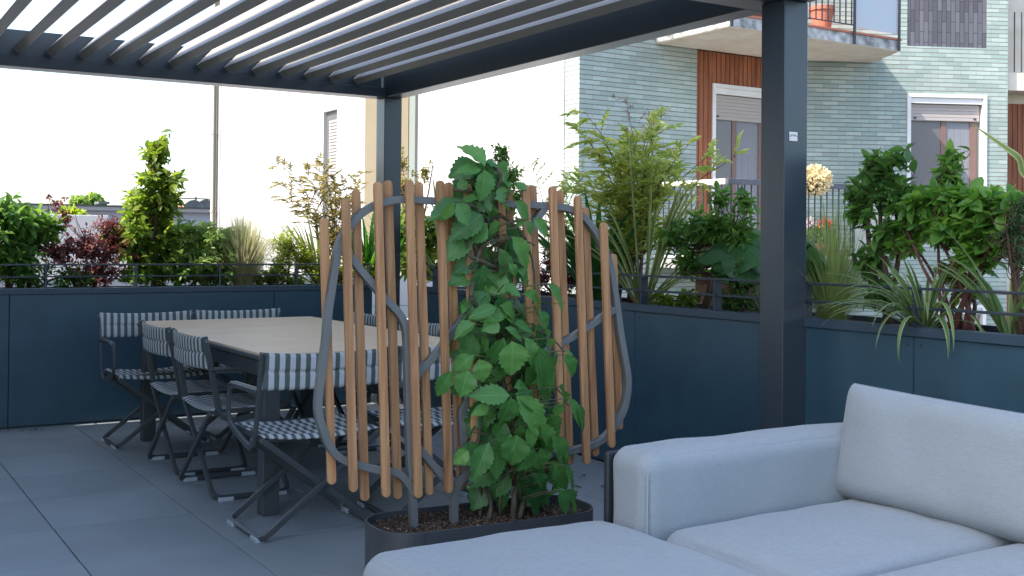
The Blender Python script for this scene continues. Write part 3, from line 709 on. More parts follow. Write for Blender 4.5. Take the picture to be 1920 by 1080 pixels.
def antenna(px, pyt, Y, lab, arms=3):
    a = at(px, 397, 'y', Y); b = at(px, pyt, 'y', Y); t = thing('roof_antenna', lab, 'antenna', (a.x, Y, a.z))
    mb = MB(); mb.tube([(a.x, Y, a.z-1.5), (a.x, Y, b.z)], .05, 6); mb.build('mast', M_IRON, t)
    mb = MB()
    for k in range(arms): mb.tube([(a.x-1.0+.25*k, Y, b.z-.1-k*.35), (a.x+1.0-.25*k, Y, b.z-.1-k*.35)], .03, 4)
    mb.build('aerial_rod', M_IRON, t)
antenna(367, 369, 60, 'tall thin television antenna over the orange roof'); antenna(350, 380, 60, 'short television antenna left of the orange roof', 2); antenna(386, 380, 60, 'short antenna mast beside the drainpipe', 1)
def dish(px, py, Y, lab):
    a = at(px, py, 'y', Y); t = thing('satellite_dish', lab, 'satellite dish', (a.x, Y, a.z-.6))
    mb = MB(); prof = [(.0, 0.0), (.2, .02), (.4, .09), (.5, .15)]; n = 16
    vs = [Vector((a.x, Y, a.z))+Vector((r*math.cos(2*math.pi*k/n), -z, r*math.sin(2*math.pi*k/n))) for r, z in prof for k in range(n)]
    mb.add(vs, [(i*n+k, i*n+(k+1) % n, (i+1)*n+(k+1) % n, (i+1)*n+k) for i in range(3) for k in range(n)]); mb.build('reflector', mat('dish_grey', (.16, .165, .18)), t)
    mb = MB(); mb.tube([(a.x, Y+.02, a.z), (a.x, Y+.1, a.z-1.0)], .04, 6); mb.build('mast', M_IRON, t)
dish(362, 395, 52, 'round satellite dish on the far roof below the tall antenna'); dish(385, 394, 52, 'round satellite dish on the far roof next to the drainpipe')

# ================================================================== dining table
TZ = .75
tb = thing('dining_table', 'dining table with beige top and grey metal frame', 'table', (2.33, 6.15, 0))
M_TOP = mat('beige_ceramic_top', (0.74, 0.565, 0.39), rough=.45, noise_amt=.05, noise_scale=5, spec=.25, bump=.03, bump_scale=300)
TX0, TX1, TY0, TY1 = 1.74, 2.915, 4.96, 7.34
for y0, y1 in ((TY0, 6.16), (6.163, 6.697), (6.703, TY1)):
    mb = MB(); mb.box((TX0+.004, y0+.002, TZ-.011), (TX1-.004, y1-.002, TZ)); mb.build('table_top', M_TOP, tb, bevel=.0015)
mb = MB(); mb.box((TX0, TY0, TZ-.034), (TX1, TY1, TZ-.012)); mb.build('top_frame', M_CHAIR, tb, bevel=.003)
mb = MB()
for x0, x1, y0, y1 in ((TX0+.03, TX0+.07, TY0+.12, TY1-.12), (TX1-.07, TX1-.03, TY0+.12, TY1-.12), (TX0+.12, TX1-.12, TY0+.03, TY0+.07), (TX0+.12, TX1-.12, TY1-.07, TY1-.03)):
    mb.box((x0, y0, TZ-.115), (x1, y1, TZ-.045))
mb.box((TX0+.08, 6.1, TZ-.09), (TX1-.08, 6.2, TZ-.05)); mb.build('apron', M_CHAIR, tb, bevel=.003)
for x in (TX0+.015, TX1-.095):
    for y in (TY0+.03, TY1-.55 if False else TY1-.12):
        mb = MB(); mb.box((x, y, 0), (x+.08, y+.08, TZ-.036)); mb.build('leg', M_CHAIR, tb, bevel=.004)

# ================================================================== folding armchairs, local frame: the sitter looks toward +Y, origin on the floor under the back
M_STR = bpy.data.materials.new('striped_canvas'); M_STR.use_nodes = True
t = M_STR.node_tree; p = t.nodes['Principled BSDF']; uv = N(t, 'ShaderNodeUVMap'); s = N(t, 'ShaderNodeSeparateXYZ'); t.links.new(uv.outputs[0], s.inputs[0])
ml = N(t, 'ShaderNodeMath', operation='MULTIPLY'); ml.inputs[1].default_value = 1/.044; t.links.new(s.outputs[0], ml.inputs[0])
fr_ = N(t, 'ShaderNodeMath', operation='FRACT'); t.links.new(ml.outputs[0], fr_.inputs[0])
rp = N(t, 'ShaderNodeValToRGB'); rp.color_ramp.interpolation = 'LINEAR'
e = rp.color_ramp.elements; e[0].position = 0; e[0].color = (.50, .52, .53, 1); e[1].position = .49; e[1].color = (.50, .52, .53, 1)
for pos, c in ((.52, (.10, .125, .12)), (.97, (.10, .125, .12)), (1.0, (.50, .52, .53))):
    q = e.new(pos); q.color = (*c, 1)
t.links.new(fr_.outputs[0], rp.inputs[0])
nz = N(t, 'ShaderNodeTexNoise'); nz.inputs['Scale'].default_value = 700; t.links.new(uv.outputs[0], nz.inputs['Vector'])
mr = N(t, 'ShaderNodeMapRange'); mr.inputs[3].default_value = .8; mr.inputs[4].default_value = 1.2; t.links.new(nz.outputs[0], mr.inputs[0])
hs = N(t, 'ShaderNodeHueSaturation'); t.links.new(mr.outputs[0], hs.inputs['Value']); t.links.new(rp.outputs[0], hs.inputs['Color']); t.links.new(hs.outputs[0], p.inputs['Base Color'])
p.inputs['Roughness'].default_value = .9; p.inputs['Specular IOR Level'].default_value = .15

def padded(name, fn, nu, nv, thick, uvf, parent, m, seams=()):
    """two skins around a surface fn(u,v)->(point, normal); pad thickness dips at seams (v values)"""
    vs = []; uvs = []; fs = []
    for sgn in (1, -1):
        for i in range(nu+1):
            for j in range(nv+1):
                u, v = i/nu, j/nv; P_, n_ = fn(u, v)
                e_ = min(1, min(u, 1-u)/.03)**.5*min(1, min(v, 1-v)/.06)**.5
                k = 1.0
                for sv in seams: k = min(k, .25+.75*min(1, abs(v-sv)/.10)**.6)
                h = thick*.5*max(.15, e_)*k
                vs.append(Vector(P_)+Vector(n_)*h*sgn); uvs.append(uvf(u, v))
    o = (nu+1)*(nv+1)
    for i in range(nu):
        for j in range(nv):
            a = i*(nv+1)+j; fs += [(a, a+1, a+nv+2, a+nv+1), (o+a, o+a+nv+1, o+a+nv+2, o+a+1)]
    for i in range(nu):
        a = i*(nv+1); fs += [(a, a+nv+1, o+a+nv+1, o+a)]; a += nv; fs += [(a, o+a, o+a+nv+1, a+nv+1)]
    for j in range(nv):
        fs += [(j, o+j, o+j+1, j+1)]; a = nu*(nv+1)+j; fs += [(a, a+1, o+a+1, o+a)]
    mb = MB(); mb.add(vs, fs, uvs=uvs); return mb.build(name, m, parent, smooth=True, world=False)
CW = .29   # half width
def make_chair():
    t = thing('folding_armchair', 'x', 'chair', (0, 0, 0))
    def back(u, v):
        x = (u-.5)*2*CW; bow = .028*(1-(2*u-1)**2)
        z = .645+.16*v - .012*(1-(2*u-1)**2)*(1 if v > .5 else .3)
        y = .0+.30*(.8-z)*.25 - bow
        if abs(2*u-1) > .93: y += .006
        return (x, y, z), (0, 1, .05)
    b = padded('backrest', back, 40, 16, .020, lambda u, v: (u*2*CW+.013, v*.16), t, M_STR, seams=(.5,))
    def seat(u, v):
        x = (u-.5)*(2*CW-.05); y = .035+.43*v
        z = .445-.020*(1-(2*u-1)**2)*(1-.3*v)-(.02*(v-.9)*10 if v > .9 else 0)*.5+.0015*math.sin(v*math.pi*5)
        return (x, y, z), (0, 0, 1)
    padded('seat', seat, 36, 30, .022, lambda u, v: (u*2*CW+.013, v*.43), t, M_STR, seams=(.2, .4, .6, .8))
    for s in (-1, 1):
        x = s*CW
        # one loop: back post, arm, front support, lower bar
        mb = MB()
        mb.sweep([(x, -.012, .805), (x, .028, .63), (x, .06, .46), (x, .085, .415), (x, .13, .392), (x, .17, .396), (x, .30, .425), (x, .40, .455), (x, .432, .50), (x, .425, .56), (x, .415, .60), (x, .385, .630), (x, .34, .636), (x, .03, .640)], (1, 0, 0), .030, .014)
        fr = mb.build('arm_frame', M_CHAIR, t, bevel=.003, world=False)
        mb = MB(); mb.sweep([(x, .02, .645), (x, .36, .641), (x, .40, .627)], (1, 0, 0), .010, .030); mb.build('armrest', M_CHAIR, fr, bevel=.004, world=False)
        for yy, zz in ((.09, .43), (-.004, .785)):
            mb = MB(); mb.prism([Vector((x+s*.0078, yy+math.cos(a)*.009, zz+math.sin(a)*.009)) for a in np.linspace(0, 2*math.pi, 9)[:-1]], None, (s*.003, 0, 0)); mb.build('rivet', M_SCREW, fr, world=False)
    for s in (-1, 1):
        # U shaped leg: floor runner on side s, two bars crossing to the seat rail on the other side
        y0, y1 = (.03, .455) if s < 0 else (.052, .433)
        xb = s*(CW-.02); xt = -s*(CW-.022)
        d = Vector((xt-xb, 0, .40)).normalized()
        pts = []
        for (y, x_, z_) in ((y0, xt, .432), (y0, xb+d.x*.05, .014+d.z*.05)): pts.append((x_, y, z_))
        pts += [(xb+d.x*.02, y0+.006, .014+d.z*.02), (xb+d.x*.004, y0+.022, .018), (xb, y0+.05, .014), (xb, y1-.05, .014), (xb+d.x*.004, y1-.022, .018), (xb+d.x*.02, y1-.006, .014+d.z*.02), (xb+d.x*.05, y1, .014+d.z*.05), (xt, y1, .432)]
        # section normal: perpendicular to the leg plane
        nrm = Vector((-d.z, 0, d.x))
        mb = MB(); mb.sweep(pts, nrm, .020, .026)
        lg = mb.build('leg', M_CHAIR, t, bevel=.003, world=False)
        for yy in (y0+.055, y1-.055):
            mb = MB(); mb.box((xb-.020, yy-.038, 0), (xb+.020, yy+.038, .021)); mb.build('foot_cap', M_CAPS, lg, bevel=.004, world=False)
    mb = MB()
    mb.tube([(-CW+.012, .06, .425), (CW-.012, .06, .425)], .009, 8); mb.tube([(-CW+.012, .43, .44), (CW-.012, .43, .44)], .009, 8)
    for s in (-1, 1): mb.bar((s*(CW-.030), .05, .435), (s*(CW-.030), .44, .437), .012, .024)
    mb.build('seat_rail', M_CHAIR, t, world=False)
    return t
spots = [((1.865, 4.515), 0, 'striped folding armchair at the near table end, nearest the camera'),
 ((2.50, 4.545), -2, 'striped folding armchair at the near table end, half hidden behind the climbing plant'),
 ((1.60, 5.66), -90, 'striped folding armchair on the left long side of the table, nearer one of the two'),
 ((1.60, 6.32), -90, 'striped folding armchair on the left long side of the table, farther one of the two'),
 ((1.82, 7.44), 180, 'striped folding armchair at the far left corner of the table'),
 ((2.44, 7.47), 180, 'striped folding armchair at the far table end standing right of the corner chair'),
 ((3.07, 6.78), 90, 'striped folding armchair on the right long side of the table, farther one'),
 ((3.05, 5.98), 90, 'striped folding armchair on the right long side of the table, nearer one, behind the screen')]
ch0 = make_chair()
for i, ((x, y), rz, lab) in enumerate(spots):
    c = ch0 if i == 0 else copy_thing(ch0, (x, y, 0), R(rz))
    c.location = (x, y, 0); c.rotation_euler = (0, 0, R(rz)); c['label'] = lab; c['group'] = 'striped folding armchairs around the table'

# ================================================================== low planter with the slatted screen and the climber
PD = Vector((math.cos(R(-3.5)), math.sin(R(-3.5)), 0)); PN = Vector((PD.y, -PD.x, 0))   # PN toward the camera
PC0 = Vector((2.045, 3.487, 0))
def stadium(hx, hy, r, z, n=10):
    out = []
    for cx, cy, a0 in ((hx-r, hy-r, 0), (-hx+r, hy-r, 90), (-hx+r, -hy+r, 180), (hx-r, -hy+r, 270)):
        for k in range(n+1):
            a = R(a0+90*k/n); out.append(PC0+PD*(cx+r*math.cos(a))-PN*(cy+r*math.sin(a))+Vector((0, 0, z)))
    return out
pt = thing('planter_box', 'low dark grey metal planter with rounded ends filled with soil', 'planter', PC0)
mb = MB(); HX, HY, RR = .425, .165, .13
o0 = stadium(HX, HY, RR, 0); o1 = stadium(HX, HY, RR, .30); i1 = stadium(HX-.006, HY-.006, RR-.006, .30); i0 = stadium(HX-.006, HY-.006, RR-.006, .22)
n = len(o0); fs = []
for a in range(3): fs += [(a*n+k, a*n+(k+1) % n, (a+1)*n+(k+1) % n, (a+1)*n+k) for k in range(n)]
mb.add(o0+o1+i1+i0, fs); mb.build('planter_shell', mat('planter_dark_steel', (.050, .056, .062), rough=.45, noise_amt=.08), pt, bevel=.001)
mb = MB(); c = PC0-PD*.30; mb.prism([PC0-PD*.30+PN*(HY+.0005)+Vector((0,0,.0)), PC0-PD*.297+PN*(HY+.0005), PC0-PD*.297+PN*(HY-.002), PC0-PD*.30+PN*(HY-.002)], None, (0, 0, .299)); mb.build('weld_seam', M_RAIL, pt)
vs = []; fs = []; nx, ny = 60, 24
for i in range(nx+1):
    for j in range(ny+1):
        u = (i/nx*2-1)*(HX-.008); v = (j/ny*2-1)*(HY-.008)
        # squeeze corners into the rounded outline
        lim = HX-.008
        if abs(v) > HY-RR:
            q = (abs(v)-(HY-RR))/(RR-.008); lim = HX-RR+(RR-.008)*math.sqrt(max(0, 1-q*q))
        u = max(-lim, min(lim, u*lim/(HX-.008)))
        P_ = PC0+PD*u-PN*v; P_.z = .272+.014*noise.noise(P_*9)+.010*noise.noise(P_*38)+.006*noise.noise(P_*90); vs.append(P_)
for i in range(nx):
    for j in range(ny):
        a = i*(ny+1)+j; fs.append((a, a+1, a+ny+2, a+ny+1))
mb = MB(); mb.add(vs, fs); soil = mb.build('soil', M_SOIL, pt, smooth=True)
# bark chips and white grit on the soil
def chips(name, n_, size, col, z=.276):
    P_ = []; 
    for _ in range(n_):
        u = rng.uniform(-HX+.06, HX-.06); v = rng.uniform(-HY+.02, HY-.02)
        q = PC0+PD*u-PN*v; P_.append((q.x, q.y, z+.014*noise.noise(Vector((q.x, q.y, 0))*9)+rng.uniform(0, .006)))
    D_ = rng.normal(size=(n_, 3)); D_[:, 2] *= .3; Nn = rng.normal(size=(n_, 3))*.5+np.array([0, 0, 1])
    o = leaves_mesh(name, 'small', P_, D_, Nn, rng.uniform(.5, 1.3, n_)*size, rng.uniform(.5, 1.2, n_)*size*.7, mat(name+'_stuff', col, rough=.9, noise_amt=.3), pt); tag(o, kind='stuff'); return o
chips('bark_chips', 2600, .013, (.075, .045, .028)); chips('grit', 420, .006, (.42, .40, .36)); chips('pale_bark', 900, .010, (.17, .115, .07))

sc_ = thing('slatted_screen', 'free form screen of upright teak slats on a curved grey metal frame', 'screen', PC0+Vector((0, 0, .27)))
PL0 = Vector((1.783, 3.517, 0))
def tp(px, py, off=0.0):
    """photo pixel onto the upright plane of the screen, off metres toward the camera"""
    d = Vector(_f*FPX+_r*(px-960)-_u*(py-CYP)); o = Vector((0, 0, EYE)); P0_ = PL0+PN*off
    return o+d*((P0_-o).dot(PN)/d.dot(PN))
slats = [(606.7,409,622,908,0),(647.7,372,662.6,922,1),(667,355.7,684,939,0),(708,341,724,932,1),(727,338,745.7,935,0),(766.6,337,784,933.6,1),(784.7,341,804.7,928,0),
 (824.7,338.7,841.5,924,1),(840.7,341.7,864.4,918,0),(877,345,893,912,1),(893,352,910,905,0),(938,350,957,905,1),(953,356,973,900,0),(985,347,1003,890,1),(998,348,1017,885,0),
 (1035.6,349,1053,880,1),(1048.4,357,1068.5,871,0),(1083,367,1100,870,1),(1096.7,388,1116,855,0),(1131.4,417,1146.6,839,1),(1149,476,1161,805,0)]
for x0, y0, x1, y1, fr in slats:
    off = .0235 if fr else -.0235
    a = tp(x0, y0, off); b = tp(x1, y1, off); d = (a-b); L = d.length; d.normalize(); sd_ = PN.cross(d).normalized(); w_ = .0300; r = w_/2*.96
    out = []
    for c, dd in ((a-d*r, 1), (b+d*r, -1)):
        for k in range(9):
            th = math.pi*k/8; out.append(c+sd_*(math.cos(th)*w_/2*dd)+d*(math.sin(th)*r*dd))
    mb = MB(); mb.prism([p_-PN*.008 for p_ in out], None, PN*.016)
    mb.build('slat', M_TEAK, sc_, bevel=.0018)
loops = [
 [(776,1000),(774.6,960),(773,931),(768.5,914),(761,902),(749,890),(735,884),(715.6,882),(696,878),(672,872),(652,866),(631,854),(617,835),(605,806),(597.5,780),(596,755),(601,705),(610,642),(614,592),(621,542),(629,492),(635,460),(645,437),(659,420),(675,402),(695,389),(710,382),(735,376),(760,374),(797,376),(842,378),(920,381),(1006,385),(1030.5,387),(1063.6,391),(1089,404),(1109.5,427),(1127,457),(1142.6,498),(1153,559),(1162,625),(1170.6,676),(1175.7,707),(1174.6,737),(1168,768),(1155,793),(1140,814),(1120,829),(1097,839),(1066,846),(1030,852),(980,862),(930,872),(893,882),(872,892),(860,904),(853,922),(851,942),(851,990)],
 [(640,468),(659,486),(680,512),(702.5,538),(723,563),(741.7,581),(753,597),(760,615),(762.5,640),(763.5,680),(765,740),(766,796),(769,868),(771,900)],
 [(766,722),(785,698),(813,668),(841.7,631.7),(866.7,597),(878,580),(905,545),(950,490),(985,442),(1012,402),(1022,388)],
 [(772,826),(787,843),(809.6,869.6),(834,900),(850,920)],
 [(873,892),(870,873),(868.5,844),(866,796),(865,777),(872,758),(884,746),(905,734),(950,706),(1000,675),(1056,640.6),(1076,630),(1102,612.6),(1132,592),(1154,579)],
]
for k, lp in enumerate(loops):
    pts = [tp(x, y) for x, y in lp]
    pts = smooth_path(pts, 3)
    zmin = .262; pts = [q for q in pts if q.z > zmin-.03]
    mb = MB(); mb.sweep(pts, PN, .0255, .030-.0012*k); mb.build('frame_bar', M_METAL, sc_, bevel=.002)

# ================================================================== sofa
M_FAB = bpy.data.materials.new('woven_sofa_fabric'); M_FAB.use_nodes = True
t = M_FAB.node_tree; p = t.nodes['Principled BSDF']; tc = N(t, 'ShaderNodeTexCoord')
wv = []
for ax, sc0 in (('X', 1), ('Y', 1), ('Z', 1)):
    w_ = N(t, 'ShaderNodeTexWave', wave_type='BANDS', bands_direction=ax); w_.inputs['Scale'].default_value = 48; w_.inputs['Distortion'].default_value = 0.0; w_.inputs['Detail'].default_value = 0
    t.links.new(tc.outputs['Object'], w_.inputs['Vector']); wv.append(w_)
ad = N(t, 'ShaderNodeMath', operation='ADD'); t.links.new(wv[0].outputs['Fac'], ad.inputs[0]); t.links.new(wv[1].outputs['Fac'], ad.inputs[1])
ad2 = N(t, 'ShaderNodeMath', operation='ADD'); t.links.new(ad.outputs[0], ad2.inputs[0]); t.links.new(wv[2].outputs['Fac'], ad2.inputs[1])
nz = N(t, 'ShaderNodeTexNoise'); nz.inputs['Scale'].default_value = 5; nz.inputs['Detail'].default_value = 5; t.links.new(tc.outputs['Object'], nz.inputs['Vector'])
mr = N(t, 'ShaderNodeMapRange'); mr.inputs[2].default_value = 3; mr.inputs[3].default_value = .985; mr.inputs[4].default_value = 1.015; t.links.new(ad2.outputs[0], mr.inputs[0])
mr2 = N(t, 'ShaderNodeMapRange'); mr2.inputs[3].default_value = .95; mr2.inputs[4].default_value = 1.05; t.links.new(nz.outputs[0], mr2.inputs[0])
mm = N(t, 'ShaderNodeMath', operation='MULTIPLY'); t.links.new(mr.outputs[0], mm.inputs[0]); t.links.new(mr2.outputs[0], mm.inputs[1])
hs = N(t, 'ShaderNodeHueSaturation'); hs.inputs['Color'].default_value = (.262, .300, .322, 1); t.links.new(mm.outputs[0], hs.inputs['Value']); t.links.new(hs.outputs[0], p.inputs['Base Color'])
p.inputs['Roughness'].default_value = .95; p.inputs['Specular IOR Level'].default_value = .1; p.inputs['Sheen Weight'].default_value = .15
mpf = N(t, 'ShaderNodeMapping'); mpf.inputs['Scale'].default_value = (55, 55, 420); t.links.new(tc.outputs['Object'], mpf.inputs[0])
nf = N(t, 'ShaderNodeTexNoise'); nf.inputs['Scale'].default_value = 1; nf.inputs['Detail'].default_value = 3; t.links.new(mpf.outputs[0], nf.inputs['Vector'])
nf2 = N(t, 'ShaderNodeTexNoise'); nf2.inputs['Scale'].default_value = 330; nf2.inputs['Detail'].default_value = 2; t.links.new(tc.outputs['Object'], nf2.inputs['Vector'])
adf = N(t, 'ShaderNodeMath', operation='ADD'); t.links.new(nf.outputs[0], adf.inputs[0]); t.links.new(nf2.outputs[0], adf.inputs[1])
mrf = N(t, 'ShaderNodeMapRange'); mrf.inputs[1].default_value = .7; mrf.inputs[2].default_value = 1.3; mrf.inputs[3].default_value = .91; mrf.inputs[4].default_value = 1.08; t.links.new(adf.outputs[0], mrf.inputs[0])
mmf = N(t, 'ShaderNodeMath', operation='MULTIPLY'); t.links.new(mm.outputs[0], mmf.inputs[0]); t.links.new(mrf.outputs[0], mmf.inputs[1]); t.links.new(mmf.outputs[0], hs.inputs['Value'])
bp = N(t, 'ShaderNodeBump'); bp.inputs['Strength'].default_value = .35; bp.inputs['Distance'].default_value = .002; t.links.new(adf.outputs[0], bp.inputs['Height']); t.links.new(bp.outputs[0], p.inputs['Normal'])

def cushion(name, c, size, r, puff, parent, M=None, nseg=26, wrinkle=.004, label=None, seed=0, top_only=1.0):
    """rounded, slightly bulging block; size = full dimensions; puff = bulge per axis"""
    c = Vector(c); hx, hy, hz = (s/2 for s in size); idx = {}; vs = []; fs = []
    def key(i, j, k): return (i, j, k)
    def vert(i, j, k):
        kk = (i, j, k)
        if kk in idx: return idx[kk]
        q = []
        for a, h in zip((i, j, k), (hx, hy, hz)):
            u = 2*a/nseg-1
            # more vertices near the edges
            u = math.copysign(1-(1-abs(u))**1.5, u); q.append(u)
        P_ = Vector((q[0]*hx, q[1]*hy, q[2]*hz)); core = Vector((max(-hx+r, min(hx-r, P_.x)), max(-hy+r, min(hy-r, P_.y)), max(-hz+r, min(hz-r, P_.z))))
        dlt = P_-core
        if dlt.length > 1e-9: P_ = core+dlt.normalized()*r
        fx, fy, fz = 1-q[0]**2, 1-q[1]**2, 1-q[2]**2
        P_.x += math.copysign(puff[0], q[0])*(fy*fz)**.6*(abs(q[0])**2); P_.y += math.copysign(puff[1], q[1])*(fx*fz)**.6*(abs(q[1])**2); P_.z += math.copysign(puff[2], q[2])*(fx*fy)**.5*(abs(q[2])**2)
        w_ = noise.noise(P_*5+Vector((seed*7.1, 0, 0)))*wrinkle+noise.noise(P_*11+Vector((seed*3.3, 5, 0)))*wrinkle*.2
        if dlt.length > 1e-9: P_ += dlt.normalized()*w_
        if M is not None: P_ = M @ P_
        idx[kk] = len(vs); vs.append(c+P_); return idx[kk]
    n_ = nseg
    for a in range(n_):
        for b in range(n_):
            for fix in (0, n_):
                fs.append([vert(fix, a, b), vert(fix, a+1, b), vert(fix, a+1, b+1), vert(fix, a, b+1)])
                fs.append([vert(a, fix, b), vert(a+1, fix, b), vert(a+1, fix, b+1), vert(a, fix, b+1)])
                fs.append([vert(a, b, fix), vert(a+1, b, fix), vert(a+1, b+1, fix), vert(a, b+1, fix)])
    mb = MB(); mb.add(vs, fs); o = mb.build(name, M_FAB, parent, smooth=True); return o
M_SEAM = mat('seam_thread', (.30, .33, .37), rough=.95)
sf = thing('sofa', 'light grey fabric corner sofa with a low padded arm and a dark outer frame', 'sofa', (2.9, 2.2, 0))
mb = MB(); mb.box((2.10, 2.812, .06), (3.62, 2.838, .622)); mb.box((3.60, -.4, .06), (3.622, 2.811, .60)); mb.build('side_panel', mat('sofa_frame_dark', (.022, .026, .032), rough=.45), sf, bevel=.01, seg=3)
mb = MB(); mb.box((2.13, -.4, .08), (3.598, 2.811, .20)); mb.build('base', M_RAIL, sf, bevel=.004)
for x, y in ((2.2, 2.75), (3.5, 2.75), (2.2, 1.4), (3.5, 1.4)):
    mb = MB(); mb.box((x-.03, y-.03, 0), (x+.03, y+.03, .081)); mb.build('foot', M_RAIL, sf)
arm = cushion('arm_pad', (2.640, 2.715, .433), (1.09, .195, .425), .055, (.004, .004, .005), sf, seed=1, nseg=34, wrinkle=.007)
mb = MB(); mb.tube([(2.112, 2.626, .25), (2.106, 2.624, .40), (2.110, 2.626, .585)], .003, 6); mb.build('piping', M_SEAM, arm)
cushion('seat_cushion', (2.85, 2.305, .320), (1.44, .625, .20), .06, (.012, .012, .028), sf, seed=2, nseg=34, wrinkle=.009)
cushion('seat_cushion', (2.85, 1.66, .320), (1.44, .675, .20), .06, (.012, .012, .028), sf, seed=3, nseg=30)
cushion('seat_cushion', (2.85, .98, .320), (1.44, .675, .20), .06, (.012, .012, .028), sf, seed=6)
# loose back cushion leaning on the back
cb = thing('back_cushion', 'plump light grey back cushion leaning in the sofa corner beside the arm', 'cushion', (3.2, 2.2, .42))
Mx = Matrix.Rotation(R(13), 3, 'Y') @ Matrix.Rotation(R(1.0), 3, 'X')
nu, nv = 60, 40; vs = []; fs = []
for sg in (1, -1):
    for i in range(nu+1):
        for j in range(nv+1):
            a, b = i/nu*2-1, j/nv*2-1
            a = math.copysign(1-(1-abs(a))**1.4, a); b = math.copysign(1-(1-abs(b))**1.4, b)
            h = .105*max(0, (1-a**6)*(1-b**6))**.42+.004
            P_ = Vector((sg*h, a*(.58-.012*(1-b*b)), b*(.190-.008*(1-a*a))))
            P_.x += noise.noise(P_*5+Vector((3, 0, 0)))*.014*(1-a**4)+noise.noise(P_*13)*.002
            vs.append(Vector((2.995, 2.085, .600))+Mx @ P_)
o_ = (nu+1)*(nv+1)
for i in range(nu):
    for j in range(nv):
        a = i*(nv+1)+j; fs += [(a, a+1, a+nv+2, a+nv+1), (o_+a, o_+a+nv+1, o_+a+nv+2, o_+a+1)]
for i in range(nu):
    a = i*(nv+1); fs += [(a, a+nv+1, o_+a+nv+1, o_+a)]; a += nv; fs += [(a, o_+a, o_+a+nv+1, a+nv+1)]
for j in range(nv):
    fs += [(j, o_+j, o_+j+1, j+1)]; a = nu*(nv+1)+j; fs += [(a, a+1, o_+a+1, o_+a)]
mb = MB(); mb.add(vs, fs); cv = mb.build('cushion_cover', M_FAB, cb, smooth=True)
mb = MB(); edge = [Vector((2.995, 2.085, .600))+Mx @ Vector((0, a*(.58-.012*(1-b*b)), b*(.190-.008*(1-a*a)))) for a, b in
  [(x, 1) for x in np.linspace(-1, 1, 30)]+[(1, y) for y in np.linspace(1, -1, 16)]+[(x, -1) for x in np.linspace(1, -1, 30)]+[(-1, y) for y in np.linspace(-1, 1, 16)]]
mb.tube(edge, .0042, 6); mb.build('piping', M_FAB, cv, smooth=True)
# ottoman in the foreground
ot = thing('ottoman', 'wide light grey upholstered ottoman in the foreground corner', 'ottoman', (1.68, 2.2, 0))
cushion('seat_cushion', (1.685, 2.30, .320), (.83, 1.06, .20), .06, (.015, .015, .022), ot, seed=5, nseg=36, wrinkle=.008)
mb = MB(); mb.box((1.30, 1.80, .08), (2.07, 2.80, .215)); mb.build('base', M_RAIL, ot, bevel=.01)
for x, y in ((1.36, 2.74), (2.0, 2.74), (1.36, 1.86), (2.0, 1.86)):
    mb = MB(); mb.box((x-.03, y-.03, 0), (x+.03, y+.03, .081)); mb.build('foot', M_RAIL, ot)

